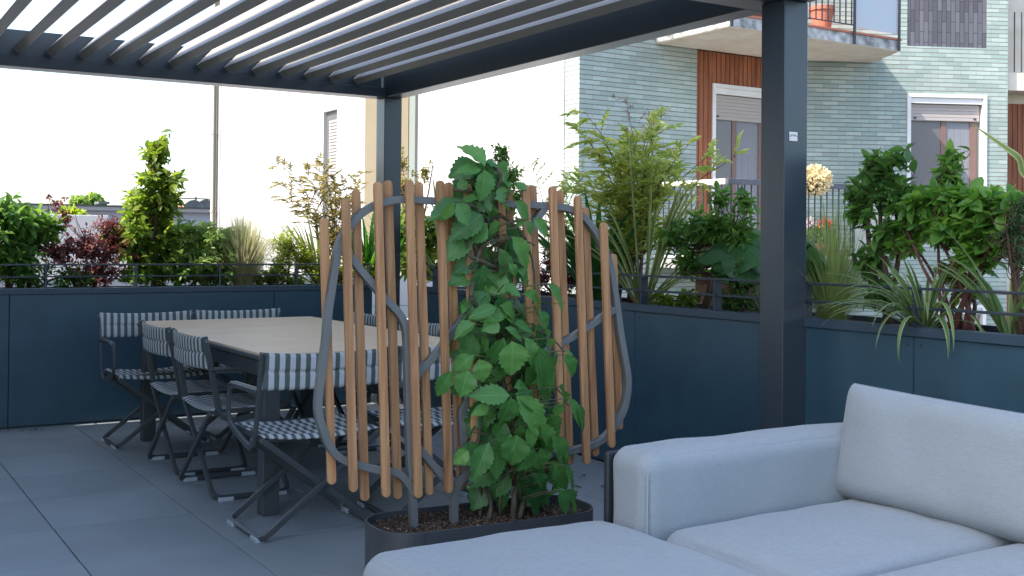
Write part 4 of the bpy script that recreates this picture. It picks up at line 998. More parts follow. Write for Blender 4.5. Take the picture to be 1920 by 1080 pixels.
# ================================================================== plants
M_BARK = mat('bark', (.075, .045, .03), rough=.9, noise_amt=.3, noise_scale=30, bump=.5, bump_scale=60)
M_BARKG = mat('green_bark', (.085, .075, .04), rough=.8, noise_amt=.3, noise_scale=30, bump=.5, bump_scale=50)
M_BARKR = mat('red_bark', (.11, .04, .035), rough=.8, noise_amt=.2, noise_scale=30)
LM = {
 'bright': leaf_mat('bright_leaf', (.05, .105, .016), (.20, .27, .045), trans=.48, g=1.25),
 'yellow': leaf_mat('yellow_green_leaf', (.13, .20, .02), (.25, .29, .04), trans=.5),
 'mid': leaf_mat('mid_green_leaf', (.04, .105, .022), (.12, .22, .045), trans=.42, rough=.35),
 'dark': leaf_mat('dark_glossy_leaf', (.022, .06, .016), (.07, .15, .03), trans=.32, rough=.28, spec=.5, g=1.7),
 'pitt': leaf_mat('pale_edged_leaf', (.06, .13, .03), (.24, .32, .09), trans=.4, rough=.35),
 'purple': leaf_mat('purple_leaf', (.060, .030, .034), (.19, .062, .050), trans=.4, rough=.4),
 'nandina': leaf_mat('nandina_leaf', (.16, .22, .05), (.36, .38, .12), trans=.5, g=1.5),
 'olive': leaf_mat('olive_leaf', (.12, .12, .04), (.26, .22, .08), trans=.4),
 'redtip': leaf_mat('red_tip_leaf', (.12, .17, .03), (.30, .21, .07), trans=.45, g=1.2),
 'strap': leaf_mat('strap_leaf', (.03, .12, .02), (.07, .20, .03), trans=.4, rough=.35),
 'strapd': leaf_mat('dark_strap_leaf', (.018, .07, .018), (.045, .12, .03), trans=.3, rough=.3),
 'vari': leaf_mat('striped_strap_leaf', (.09, .14, .04), (.16, .20, .06), trans=.3, edge=(.38, .40, .19), stripe=.26),
 'varid': leaf_mat('pale_edged_strap_leaf', (.05, .11, .035), (.10, .16, .05), trans=.3, edge=(.30, .36, .18), stripe=.30),
 'grassb': leaf_mat('straw_grass', (.17, .21, .08), (.38, .33, .21), trans=.35),
 'grassg': leaf_mat('green_grass', (.10, .15, .04), (.20, .24, .09), trans=.35),
 'big': leaf_mat('round_leaf', (.035, .10, .03), (.045, .12, .04), trans=.45, rough=.3, vein=.25),
 'hyd': leaf_mat('hydrangea_leaf', (.05, .14, .025), (.13, .26, .05), trans=.42, g=1.25, rough=.4),
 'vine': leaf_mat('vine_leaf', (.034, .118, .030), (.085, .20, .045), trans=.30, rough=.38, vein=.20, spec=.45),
 'vine_shade': leaf_mat('shaded_vine_leaf', (.03, .10, .03), (.065, .16, .045), trans=.30, rough=.38, vein=.18),  # vine green darkened to stand for shade among the inner leaves
 'conifer': leaf_mat('needle', (.03, .075, .03), (.06, .12, .045), trans=.2),
 'dry': leaf_mat('dry_flower', (.48, .33, .19), (.58, .50, .33), trans=.4),
 'seed': leaf_mat('seed_head', (.20, .12, .10), (.34, .24, .20), trans=.2),
 'pinkf': leaf_mat('pink_petal', (.75, .25, .32), (.80, .55, .58), trans=.3),
 'redf': leaf_mat('red_petal', (.65, .05, .03), (.75, .12, .05), trans=.3),
}
def rnd_unit(n):
    a = rng.normal(size=(n, 3)); return unit(a)
def mpp(px, py, ax, val):
    a = at(px, py, ax, val); b = at(px, py-10, ax, val); return (a-b).length/10
def shrub(name, label, cat, ax, val, base, blobs, leaf, L, W, mtl, per=10, sl=.16, tpl='oval', bark=None, group=None, up=.35, droop=.25, trunks=3, zsoil=.905,
          depth=.20, whorl=False, spread=.7, lvar=.3, stem_r=.006, tip_extra=None, seedheads=False):
    """leafy shoots filling blobs (px, py, rx, ry, number of shoots); every shoot is joined to the base by a stem"""
    b0 = at(base[0], base[1], ax, val); b0.z = zsoil
    t = thing(name, label, cat, b0, 0, group)
    bark = bark or M_BARK
    P_ = []; D_ = []; N_ = []; LL = []; WW = []
    st = MB(); tw = st
    depv = Vector((0, 1, 0)) if ax == 'y' else Vector((1, 0, 0))
    latv = Vector((1, 0, 0)) if ax == 'y' else Vector((0, 1, 0))
    allc = [at(b[0], b[1], ax, val) for b in blobs]
    mains = []
    for k in range(trunks):
        c = allc[k % len(allc)]; q0 = b0+Vector((rng.uniform(-.02, .02), rng.uniform(-.02, .02), -.01))+latv*(k-(trunks-1)/2)*.02
        top = c+Vector((0, 0, .0))+depv*rng.uniform(-.08, .08)+latv*rng.uniform(-.04, .04)
        mid = q0.lerp(top, .5)+depv*rng.uniform(-.05, .05)+latv*rng.uniform(-.04, .04)+Vector((0, 0, .03))
        pts = smooth_path([q0, q0.lerp(mid, .5)+latv*rng.uniform(-.015, .015), mid, mid.lerp(top, .6), top], 3)
        st.tube(pts, [stem_r*(2.0-1.3*i/(len(pts)-1)) for i in range(len(pts))], 6); mains.append(pts)
    for (px, py, rx, ry, n) in blobs:
        c = at(px, py, ax, val); k = mpp(px, py, ax, val)
        for _ in range(n):
            u = rnd_unit(1)[0]; r = rng.random()**.42*(1.32 if rng.random() < .16 else 1.0)
            off = latv*(u[0]*r*rx*k)+Vector((0, 0, 1))*(u[2]*r*ry*k)+depv*(u[1]*r*min(depth, rx*k*1.1))
            tip = c+off
            od = off.normalized() if off.length > 1e-4 else Vector((0, 0, 1))
            d = (od*spread+Vector((0, 0, up))+Vector(rnd_unit(1)[0])*.35).normalized()
            s_ = sl*rng.uniform(.7, 1.25); root = tip-d*s_
            best = min((q for m_ in mains for q in m_[2:]), key=lambda q: (q-root).length+max(0, (q.z-root.z))*1.5)
            mid = best.lerp(root, .55)+Vector((0, 0, -.02))+Vector(rnd_unit(1)[0])*.015
            pts = smooth_path([best, mid, root, tip], 2)
            tw.tube(pts, [stem_r*(.55-.4*i/(len(pts)-1)) for i in range(len(pts))], 3)
            x, y, dd = frame_from(d, Vector(rnd_unit(1)[0]))
            ph = rng.random()*6.28
            for j in range(per):
                f = (j+.3)/per if not whorl else 1-.35*(j/per)**1.5
                pos = root.lerp(tip, f); a = ph+j*2.399 if not (tpl == 'lance' and not whorl) else ph+j*2.6
                side = x*math.cos(a)+y*math.sin(a)
                ang = rng.uniform(.75, 1.15) if not whorl else rng.uniform(.7, 1.35)
                if j == per-1 and not whorl: ang = .25
                ld = (d*math.cos(ang)+side*math.sin(ang)+Vector((0, 0, -droop*rng.uniform(.3, 1.2)))).normalized()
                nn = (Vector((0, 0, 1))+d*.7+Vector(rnd_unit(1)[0])*.5)
                P_.append(pos); D_.append(ld); N_.append(nn); q = L*rng.uniform(1-lvar, 1+lvar)*(1-.25*(1 if f > .85 and not whorl else 0)); LL.append(q); WW.append(q/L*W*rng.uniform(.85, 1.15))
    st.build('branch', bark, t, smooth=True)
    leaves_mesh('foliage', tpl, P_, D_, N_, LL, WW, LM[mtl], t)
    return t
def airy(name, label, cat, ax, val, base, tips, mtl, L=.045, W=.013, group=None, zsoil=.905, nside=9, depth=.18, bark=None, seeds=()):
    """nandina-like: canes with open, twice divided sprays of narrow leaflets; tips are photo pixels"""
    b0 = at(base[0], base[1], ax, val); b0.z = zsoil; t = thing(name, label, cat, b0, 0, group)
    depv = Vector((0, 1, 0)) if ax == 'y' else Vector((1, 0, 0)); st = MB(); P_ = []; D_ = []; N_ = []; LL = []
    sP = []; sD = []
    for k, (px, py) in enumerate(tips):
        tip = at(px, py, ax, val)+depv*rng.uniform(-depth, depth)
        q0 = b0+Vector((rng.uniform(-.04, .04), rng.uniform(-.04, .04), 0)); h = tip-q0
        pts = smooth_path([q0, q0+Vector((h.x*.12, h.y*.12, h.z*.38)), q0+Vector((h.x*.5, h.y*.5, h.z*.78)), tip], 5)
        st.tube(pts, [.005-.0035*i/(len(pts)-1) for i in range(len(pts))], 4)
        n = len(pts)
        for i in range(int(n*.32), n):
            for rep in range(1 if rng.random() < .75 else 2):
                f = i/(n-1); d = (pts[min(n-1, i+1)]-pts[i-1]).normalized(); x, y, _ = frame_from(d, Vector(rnd_unit(1)[0]))
                a = rng.random()*6.28; side = (x*math.cos(a)+y*math.sin(a)); bl = rng.uniform(.10, .22)*(1.15-.6*f)
                bd = (d*.7+side*.9+Vector((0, 0, .1))).normalized()
                bp = [pts[i], pts[i]+bd*bl*.5, pts[i]+bd*bl+Vector((0, 0, -.02))]
                if k in seeds and f > .7:
                    for q in range(26):
                        sP.append(pts[i]+bd*bl*rng.random()+Vector(rnd_unit(1)[0])*.01); sD.append(rnd_unit(1)[0])
                    continue
                st.tube(bp, [.0018, .0012, .0008], 3)
                for j in range(nside):
                    g = (j+1)/nside; pos = bp[0].lerp(bp[1], g*2) if g < .5 else bp[1].lerp(bp[2], g*2-1)
                    s2 = bd.cross(Vector((0, 0, 1))).normalized()*(1 if j % 2 else -1)
                    ld = (bd*.9+s2*.8+Vector((0, 0, rng.uniform(-.35, .25)))).normalized() if j < nside-1 else bd
                    P_.append(pos); D_.append(ld); N_.append(Vector((0, 0, 1))+Vector(rnd_unit(1)[0])*.5); LL.append(L*rng.uniform(.7, 1.25))
    st.build('cane', bark or M_BARK, t, smooth=True)
    leaves_mesh('foliage', 'lance', P_, D_, N_, LL, [l/L*W for l in LL], LM[mtl], t)
    if sP: leaves_mesh('seed_spray', 'small', sP, sD, rnd_unit(len(sP)), .012, .008, LM['seed'], t)
    return t
def straps(name, label, cat, ax, val, base, specs, mtl, group=None, zsoil=.905, nseg=9, fold=.25, r0=.03, part='leaf_blades', twist=0):
    """specs: list of (n, azimuth spread centre deg, spread, elevation deg, e-spread, length, lvar, width, droop)"""
    b0 = at(base[0], base[1], ax, val); b0.z = zsoil; t = thing(name, label, cat, b0, 0, group)
    B = []; D = []; L = []; W = []; DR = []
    for n, ac, asp, el, es, l, lv, w_, dr in specs:
        for _ in range(n):
            a = R(ac+rng.uniform(-asp, asp)); e_ = R(el+rng.uniform(-es, es))
            B.append(b0+Vector((math.cos(a), math.sin(a), 0))*rng.random()*r0); D.append((math.cos(a)*math.cos(e_), math.sin(a)*math.cos(e_), math.sin(e_)))
            L.append(l*rng.uniform(1-lv, 1+lv)); W.append(w_*rng.uniform(.75, 1.2)); DR.append(dr*rng.uniform(.5, 1.4))
    blades_mesh(part, B, D, L, W, DR, LM[mtl], t, nseg=nseg, fold=fold, twist=twist)
    return t
YL = 8.40; XRT = 4.15
CAMR = math.degrees(math.atan2(_r[1], _r[0]))   # azimuth of picture-right

G1 = 'shrubs and grasses in the back planter'; G2 = 'shrubs and grasses in the right planter'
# ---- back planter, left to right
shrub('evergreen_shrub', 'broad leaved green shrub at the far left of the back planter', 'shrub', 'y', YL, (20, 540),
      [(10, 405, 48, 42, 50), (60, 425, 40, 34, 36), (-30, 420, 50, 50, 30), (20, 470, 60, 36, 42), (90, 425, 24, 20, 12)], 'mid', .088, .040, 'mid', per=8, sl=.15, zsoil=.905)
shrub('low_green_shrub', 'dark low green shrub under the far left broad leaved shrub', 'shrub', 'y', YL-.02, (45, 540), [(40, 510, 70, 26, 90), (140, 515, 50, 20, 50)], 'dark', .04, .02, 'dark', per=9, sl=.10)
shrub('purple_shrub', 'loose purple leaved shrub with dark red shoots left of the tall bright shrub', 'shrub', 'y', YL+.02, (150, 540),
      [(105, 465, 48, 32, 50), (165, 455, 50, 36, 64), (215, 455, 42, 42, 56), (180, 505, 80, 26, 76), (120, 405, 12, 22, 8), (103, 378, 8, 10, 4), (200, 418, 28, 16, 18)], 'purple', .033, .018, 'purple', per=11, sl=.13, tpl='oval', bark=M_BARKR, depth=.22)
shrub('tall_shrub', 'tall bright green pyramidal shrub rising above the back railing', 'shrub', 'y', YL, (292, 540),
      [(292, 290, 24, 26, 13), (300, 330, 46, 24, 32), (285, 365, 54, 24, 38), (285, 400, 62, 26, 46), (250, 435, 48, 30, 40), (310, 440, 52, 32, 42), (280, 482, 70, 34, 50), (296, 270, 10, 10, 4)], 'bright', .078, .040, 'bright', per=8, sl=.14, trunks=3, stem_r=.008, bark=M_BARKR)
shrub('rounded_shrub', 'rounded shrub with pale whorled leaves right of the tall bright shrub', 'shrub', 'y', YL, (375, 540),
      [(348, 455, 36, 36, 60), (390, 450, 48, 34, 95), (430, 462, 26, 30, 48), (380, 492, 66, 34, 110)], 'pitt', .052, .018, 'pitt', per=13, sl=.07, tpl='obov', whorl=True)
straps('feather_grass', 'dense straw coloured feather grass tuft in the back planter', 'ornamental grass', 'y', YL, (454, 540),
       [(620, 0, 180, 74, 16, .50, .16, .0040, .35), (420, 0, 180, 60, 14, .46, .25, .0035, .8), (240, 0, 180, 82, 9, .58, .12, .0035, .15)], 'grassb', fold=.1, r0=.07, nseg=5)
shrub('box_shrub', 'small yellow green shrub between the feather grass and the screen', 'shrub', 'y', YL+.03, (545, 540),
      [(540, 455, 36, 32, 100), (570, 480, 38, 38, 90), (525, 490, 30, 30, 60)], 'yellow', .022, .012, 'yellow', per=11, sl=.09, depth=.15)
shrub('low_green_shrub', 'low fresh green ground cover shrub beside the foot of the feather grass', 'shrub', 'y', YL-.03, (515, 540), [(510, 515, 32, 20, 50), (550, 525, 30, 14, 30), (480, 520, 20, 14, 20)], 'bright', .030, .018, 'bright', per=9, sl=.09)
straps('variegated_flax', 'cream striped strap leaved clump left of the screen edge', 'strap plant', 'y', YL, (600, 540),
       [(16, 180+CAMR, 40, 62, 12, .62, .15, .026, .55), (14, 0, 180, 75, 10, .60, .2, .024, .45), (8, 180+CAMR, 30, 35, 12, .45, .2, .02, 1.1)], 'vari', nseg=10)
airy('heavenly_bamboo', 'airy olive coloured heavenly bamboo behind the left slats of the screen', 'shrub', 'y', YL+.05, (625, 540),
     [(528, 312), (535, 345), (545, 370), (560, 325), (585, 335), (600, 305), (620, 315), (640, 330), (660, 345), (600, 350), (575, 385), (630, 370), (690, 320), (680, 350), (655, 385)], 'olive', L=.046, W=.012)
straps('agapanthus', 'bright green strap leaved clump behind the screen left of the corner post', 'strap plant', 'y', YL, (690, 545),
       [(70, 0, 180, 70, 18, .60, .25, .026, .7)], 'strap', nseg=9)
shrub('low_green_shrub', 'low leafy green shrub under the tall bright shrub and the rounded shrub', 'shrub', 'y', YL-.04, (335, 540), [(255, 515, 40, 20, 50), (335, 512, 60, 22, 80), (410, 518, 40, 18, 40)], 'mid', .036, .02, 'mid', per=9, sl=.09)
shrub('low_green_shrub', 'low yellow green shrub between the left slats of the screen', 'shrub', 'y', YL-.04, (650, 542), [(625, 505, 40, 28, 70), (680, 500, 40, 34, 70)], 'yellow', .034, .018, 'yellow', per=9, sl=.10)
straps('agapanthus', 'bright green strap leaved clump just right of the corner post', 'strap plant', 'y', YL, (735, 545), [(36, 0, 180, 68, 18, .55, .25, .024, .8)], 'strap')
shrub('red_tip_shrub', 'slender shrub with orange red shoot tips right of the corner post', 'shrub', 'x', XRT+.05, (790, 548),
      [(752, 300, 12, 34, 16), (765, 350, 22, 30, 26), (798, 320, 12, 18, 9), (775, 390, 32, 30, 36), (750, 345, 14, 30, 16)], 'redtip', .040, .018, 'redtip', per=9, sl=.14, depth=.12, zsoil=.905)
# ---- right planter, far to near
shrub('lobed_leaf_shrub', 'leafy green shrub behind the middle slats of the screen', 'shrub', 'x', XRT, (820, 552),
      [(765, 430, 40, 54, 50), (815, 435, 38, 48, 50), (855, 460, 34, 50, 40), (790, 500, 56, 34, 50)], 'bright', .075, .034, 'bright', per=8, sl=.12, tpl='obov')
straps('variegated_flax', 'pale striped upright strap leaves beside the climber top', 'strap plant', 'x', XRT-.05, (838, 556), [(14, 0, 180, 80, 8, .82, .12, .030, .25), (10, 0, 180, 60, 12, .55, .2, .026, .8)], 'vari')
shrub('glossy_shrub', 'upright small leaved shrub rising behind the climbing plant', 'shrub', 'x', XRT, (935, 560),
      [(940, 285, 16, 22, 12), (950, 325, 32, 24, 30), (930, 370, 36, 30, 38), (965, 365, 26, 30, 26), (940, 430, 44, 40, 60), (930, 500, 50, 34, 60)], 'mid', .042, .022, 'mid', per=9, sl=.12)
shrub('red_leaf_shrub', 'low dark reddish shrub behind the right part of the screen', 'shrub', 'x', XRT, (1050, 566), [(1040, 490, 40, 40, 70), (1075, 520, 30, 26, 40), (1010, 520, 30, 30, 40)], 'dark', .030, .015, 'purple', per=9, sl=.10)
airy('heavenly_bamboo', 'small fine leaved heavenly bamboo between the climber and the right slats', 'shrub', 'x', XRT+.1, (1045, 566),
     [(1015, 315), (1028, 345), (1050, 330), (1075, 320), (1060, 360), (1035, 385), (1085, 370), (1100, 345), (1010, 400), (1075, 420)], 'nandina', L=.032, W=.010)
straps('agapanthus', 'dark green broad strap leaved clump behind the right end of the screen', 'strap plant', 'x', XRT-.08, (1120, 566),
       [(52, 0, 180, 64, 18, .70, .22, .042, .95), (10, 180+CAMR, 50, 75, 10, .55, .2, .04, .5)], 'strapd', nseg=10)
airy('heavenly_bamboo', 'large airy heavenly bamboo with a dry seed spray in front of the green tiles', 'shrub', 'x', XRT+.08, (1190, 570),
     [(1110, 212), (1105, 245), (1130, 260), (1150, 255), (1180, 225), (1205, 200), (1215, 215), (1245, 225), (1235, 260), (1270, 275), (1300, 290), (1340, 292), (1290, 320), (1260, 330), (1215, 290),
      (1150, 300), (1125, 320), (1095, 330), (1120, 365), (1175, 330), (1200, 330), (1240, 355), (1160, 370), (1085, 350), (1310, 300), (1165, 255), (1195, 265), (1225, 300), (1140, 285), (1250, 300)], 'nandina', L=.064, W=.019, nside=7, seeds=(5, 6), bark=M_BARKR)
shrub('glossy_shrub', 'dense low green foliage at the foot of the large heavenly bamboo', 'shrub', 'x', XRT+.1, (1160, 572), [(1140, 480, 50, 60, 70), (1180, 440, 40, 50, 50), (1110, 520, 40, 36, 40)], 'mid', .055, .020, 'mid', per=8, sl=.12, tpl='lance')
straps('variegated_flax', 'tall cream striped flax with upright sword leaves beside the railing post', 'strap plant', 'x', XRT-.1, (1205, 574),
       [(16, CAMR, 55, 74, 8, .80, .15, .030, .35), (12, 180+CAMR, 40, 68, 12, .66, .18, .030, .9), (10, CAMR, 40, 45, 12, .52, .2, .026, .8), (3, 0, 180, 87, 3, 1.02, .05, .034, .06)], 'vari', nseg=12)
shrub('camellia', 'glossy leaved camellia left of the big pergola post', 'shrub', 'x', XRT, (1322, 580),
      [(1310, 430, 36, 42, 26), (1350, 425, 38, 50, 32), (1388, 440, 32, 50, 28), (1268, 440, 42, 36, 20), (1355, 362, 14, 26, 7), (1398, 372, 14, 26, 7), (1290, 485, 42, 32, 22)], 'dark', .062, .028, 'mid', per=8, sl=.13, stem_r=.007)
shrub('box_shrub', 'dense dark small leaved box shrub against the big pergola post', 'shrub', 'x', XRT-.02, (1385, 586), [(1390, 510, 42, 36, 150), (1380, 560, 46, 26, 110), (1350, 500, 20, 30, 40)], 'dark', .022, .012, 'dark', per=12, sl=.08)
shrub('low_green_shrub', 'fresh green low leaves beneath the railing right of the flax', 'shrub', 'x', XRT-.1, (1260, 576), [(1250, 565, 26, 16, 30), (1290, 555, 20, 16, 20)], 'bright', .045, .02, 'bright', per=7, sl=.09)
# giant round leaves on both sides of the big post
def round_leaves(name, label, specs, base, ax, val, group=None):
    b0 = at(base[0], base[1], ax, val); b0.z = .905; t = thing(name, label, 'foliage plant', b0, 0, group); st = MB()
    P_ = []; D_ = []; N_ = []; L_ = []
    V = []; F = []; UVs = []; T = []
    for (px, py, r, tilt_az, tilt) in specs:
        c = at(px, py, ax, val+rng.uniform(-.08, .02)); o = len(V); n = 28; rings = 6
        az = R(tilt_az); nn = Vector((math.sin(R(tilt))*math.cos(az), math.sin(R(tilt))*math.sin(az), math.cos(R(tilt)))); x, y, _ = frame_from(nn)
        for i in range(rings+1):
            for k in range(n):
                a = 2*math.pi*k/n; rr = r*i/rings*(1+.04*math.sin(9*a)*(i/rings))
                z = -.38*r*(i/rings)**2+.05*r*math.sin(5*a)*(i/rings)**2
                if k == 0: rr *= .55
                V.append(c+x*math.cos(a)*rr+y*math.sin(a)*rr+nn*z); UVs.append(((a/(2*math.pi)*6) % 1, i/rings)); T.append(.3+.4*rng.random() if k == 0 and i == 0 else .5)
        for i in range(rings):
            for k in range(n): F.append((o+i*n+k, o+i*n+(k+1) % n, o+(i+1)*n+(k+1) % n, o+(i+1)*n+k))
        pts = smooth_path([b0+Vector((rng.uniform(-.03, .03), rng.uniform(-.03, .03), 0)), b0.lerp(c, .5)+Vector((0, 0, .04)), c-nn*.03, c], 4); st.tube(pts, .006, 6)
    st.build('stalk', M_BARKG, t, smooth=True)
    raw_mesh('round_leaf', np.array([tuple(v) for v in V]), np.array(F), np.array(UVs), np.array(T), LM['big'], t)
round_leaves('leopard_plant', 'plant with very large round wavy leaves hugging the big pergola post', [(1385, 452, .19, 200, 38), (1350, 462, .13, 190, 20), (1400, 488, .12, 250, 55), (1520, 458, .16, -20, 45), (1530, 492, .14, -60, 30), (1505, 520, .12, -70, 60)], (1430, 588), 'x', XRT)
straps('feather_grass', 'fine green feather grass tuft right of the big pergola post', 'ornamental grass', 'x', XRT, (1560, 598),
       [(420, 0, 180, 72, 18, .46, .2, .0028, .7), (220, 0, 180, 50, 16, .40, .25, .0028, 1.3), (140, 0, 180, 84, 6, .60, .12, .0024, .3)], 'grassg', fold=.1, r0=.06, nseg=6)
shrub('camellia', 'tall dark glossy camellia with a leaning stem in front of the lower balcony', 'shrub', 'x', XRT-.02, (1665, 602),
      [(1650, 308, 30, 24, 18), (1612, 345, 22, 30, 12), (1672, 350, 32, 36, 22), (1618, 395, 26, 26, 8), (1660, 430, 36, 40, 20), (1640, 485, 34, 26, 14), (1655, 545, 34, 30, 14), (1683, 290, 14, 14, 5)], 'dark', .066, .034, 'dark', per=8, sl=.12, stem_r=.008)
shrub('camellia', 'slender young camellia shoot rising above the hydrangea', 'shrub', 'x', XRT+.14, (1790, 608), [(1782, 290, 10, 12, 5), (1785, 320, 26, 16, 14), (1780, 350, 24, 16, 12)], 'mid', .062, .028, 'mid', per=7, sl=.10, trunks=1)
shrub('hydrangea', 'wide fresh green hydrangea with bare lower stems at the right', 'shrub', 'x', XRT, (1790, 610),
      [(1740, 378, 42, 24, 26), (1790, 372, 48, 24, 30), (1850, 378, 48, 24, 28), (1905, 388, 34, 26, 20), (1715, 412, 38, 26, 18), (1780, 420, 54, 28, 28), (1850, 425, 54, 28, 26), (1900, 440, 30, 26, 16), (1700, 445, 28, 26, 9), (1840, 470, 44, 24, 16)], 'hyd', .070, .042, 'hyd', per=9, sl=.11, trunks=9, stem_r=.0055, bark=M_BARKR)
shrub('low_green_shrub', 'small low green shrub under the hydrangea stems', 'shrub', 'x', XRT+.05, (1815, 612), [(1815, 530, 24, 30, 24), (1790, 500, 18, 20, 12)], 'bright', .05, .026, 'bright', per=7, sl=.10)
straps('variegated_flax', 'striped arching strap plant spilling over the railing under the hydrangea', 'strap plant', 'x', XRT-.14, (1735, 610),
       [(26, 180+CAMR, 50, 48, 16, .46, .2, .015, 1.7), (26, 0, 180, 70, 14, .38, .25, .019, .8), (7, 235, 40, 45, 15, .52, .15, .020, 2.5)], 'varid', nseg=12)
straps('spider_plant', 'small light green strap plant at the far right behind the railing', 'strap plant', 'x', XRT-.08, (1895, 612), [(20, 0, 180, 70, 16, .42, .2, .032, 1.1)], 'varid', nseg=10)
shrub('conifer_shrub', 'fine blue green needle shrub at the right picture edge', 'shrub', 'x', XRT-.12, (1915, 612), [(1908, 420, 22, 30, 60), (1925, 390, 20, 40, 50), (1915, 460, 20, 26, 30)], 'conifer', .022, .004, 'conifer', per=22, sl=.12, tpl='small', up=.6)
# one long flax leaf entering from the right
a = at(1965, 335, 'x', 3.55); b0 = Vector((4.1, 1.35, .905)); t = thing('variegated_flax', 'long single sword leaf reaching in from the right edge in front of the tiles', 'strap plant', b0)
tipp = at(1822, 232, 'x', 3.75); pts = smooth_path([b0, b0+Vector((-.02, -.02, .38)), at(1990, 350, 'x', 4.0), at(1905, 290, 'x', 3.85), tipp], 8)
V = []; F = []; UVs = []
for i, q in enumerate(pts):
    d = (pts[min(len(pts)-1, i+1)]-pts[max(0, i-1)]).normalized(); f = i/(len(pts)-1); wd = .036*(1-max(0, (f-.5)/.5)**1.6*.97)
    s_ = d.cross(Vector((-.55, -.8, .1))).normalized(); n_ = d.cross(s_)
    V += [tuple(q-s_*wd/2+n_*wd*.15), tuple(q), tuple(q+s_*wd/2+n_*wd*.15)]; UVs += [(0, f), (.5, f), (1, f)]
    if i < len(pts)-1: o = i*3; F += [(o, o+1, o+4, o+3), (o+1, o+2, o+5, o+4)]
raw_mesh('leaf_blades', np.array(V), np.array(F), np.array(UVs), np.full(len(V), .5), LM['vari'], t)

# dry leaves blown against the wall foot and beside the planter
n_ = 46; P_ = np.stack([rng.uniform(3.3, 3.88, n_), rng.uniform(4.6, 7.4, n_), rng.uniform(.004, .012, n_)], 1)
P_ = np.concatenate([P_, np.stack([rng.uniform(2.3, 2.9, 10), rng.uniform(3.6, 4.6, 10), np.full(10, .006)], 1), np.stack([rng.uniform(.9, 3.0, 16), rng.uniform(7.9, 8.08, 16), np.full(16, .006)], 1)]); n_ = len(P_)
D_ = rng.normal(size=(n_, 3)); D_[:, 2] = rng.uniform(-.02, .15, n_)
o = leaves_mesh('fallen_leaves', 'oval', P_, D_, rng.normal(size=(n_, 3))*.15+np.array([0, 0, 1]), rng.uniform(.02, .045, n_), rng.uniform(.010, .02, n_), leaf_mat('dry_leaf', (.10, .055, .025), (.22, .13, .05), trans=.1, g=1), None)
tag(o, 'small dry brown leaves scattered on the tiles along the wall foot', 'fallen leaves', kind='stuff')

# balcony flowers
def posy(name, label, px, py, rx, ry, ax, val, n, lm, L, stem_m='mid', base=None):
    c = at(px, py, ax, val); k = mpp(px, py, ax, val); t = thing(name, label, 'flowers', (c.x, c.y, c.z-ry*k))
    u = rnd_unit(n)*rng.random((n, 1))**.4; P_ = np.array(c)+u*np.array([rx*k, rx*k*.8, ry*k])
    leaves_mesh('bloom', 'oval', P_, u+rnd_unit(n)*.6, rnd_unit(n), L, L*.7, LM[lm], t)
    st = MB()
    for q in P_[::6]: st.tube([Vector((c.x, c.y, c.z-ry*k*1.1)), Vector(q)], .004, 3)
    st.build('stem', M_BARKG, t); return t
posy('dried_hydrangea', 'ball of pink and cream dried flowers on the lower balcony handrail', 1528, 338, 34, 26, 'y', 10.85, 900, 'dry', .05)
posy('geranium', 'pink geranium on the lower balcony behind the bars', 1520, 418, 12, 9, 'y', 11.1, 120, 'pinkf', .035)
posy('geranium', 'red geranium on the lower balcony beside the pink one', 1548, 420, 16, 9, 'y', 11.1, 150, 'redf', .035)
posy('geranium_leaves', 'green geranium foliage in the lower balcony flower box', 1532, 440, 36, 14, 'y', 11.15, 420, 'bright', .06)
tb_ = MB(); c = at(1532, 462, 'y', 11.15); tb_.box((c.x-.35, 11.05, c.z-.12), (c.x+.35, 11.25, c.z+.04)); tag(tb_.build('flower_box', M_TERRA, bevel=.01), 'long terracotta flower box on the lower balcony', 'flower box')
posy('balcony_plant', 'leafy balcony plant at the top right edge beside the upper railing', 1908, 80, 10, 30, 'y', 11.5, 160, 'mid', .08)

# far trees beyond the roofs
def tree(label, px, py, rx, ry, Y, mtl, n, L, ztr):
    c = at(px, py, 'y', Y); k = mpp(px, py, 'y', Y); t = thing('tree', label, 'tree', (c.x, c.y, ztr))
    st = MB(); st.tube(smooth_path([Vector((c.x, c.y, ztr)), Vector((c.x+.2, c.y, (ztr+c.z)/2)), Vector((c.x, c.y, c.z+ry*k*.5))], 4), [.25*max(.4, (9-i)/9) for i in range(9)], 7)
    P_ = []
    for _ in range(14):
        u = rnd_unit(1)[0]*rng.random()**.5; cc = np.array(c)+u*np.array([rx*k*.75, rx*k*.75, ry*k*.8]); m_ = n//14
        P_.append(cc+rnd_unit(m_)*rng.random((m_, 1))**.5*np.array([rx*k*.4, rx*k*.4, ry*k*.38])); st.tube([c, Vector(cc)], [.08, .02], 4)
    P_ = np.concatenate(P_); st.build('trunk', M_BARK, t, smooth=True)
    leaves_mesh('crown', 'oval', P_, rnd_unit(len(P_)), rnd_unit(len(P_))+np.array([0, 0, .6]), L, L*.7, LM[mtl], t); return t
tree('slim dark far tree on the horizon left of its neighbour', 150, 390, 8, 13, 95, 'pitt', 700, .8, -13)
tree('slim pale far tree on the horizon next to the square chimney', 176, 386, 8, 14, 95, 'pitt', 700, .8, -13)
tree('yellow green round tree behind the purple shrub', 140, 430, 40, 34, 34, 'yellow', 4200, .32, -13)
tree('pale green tree low behind the back railing', 85, 440, 34, 34, 30, 'pitt', 3000, .30, -13)

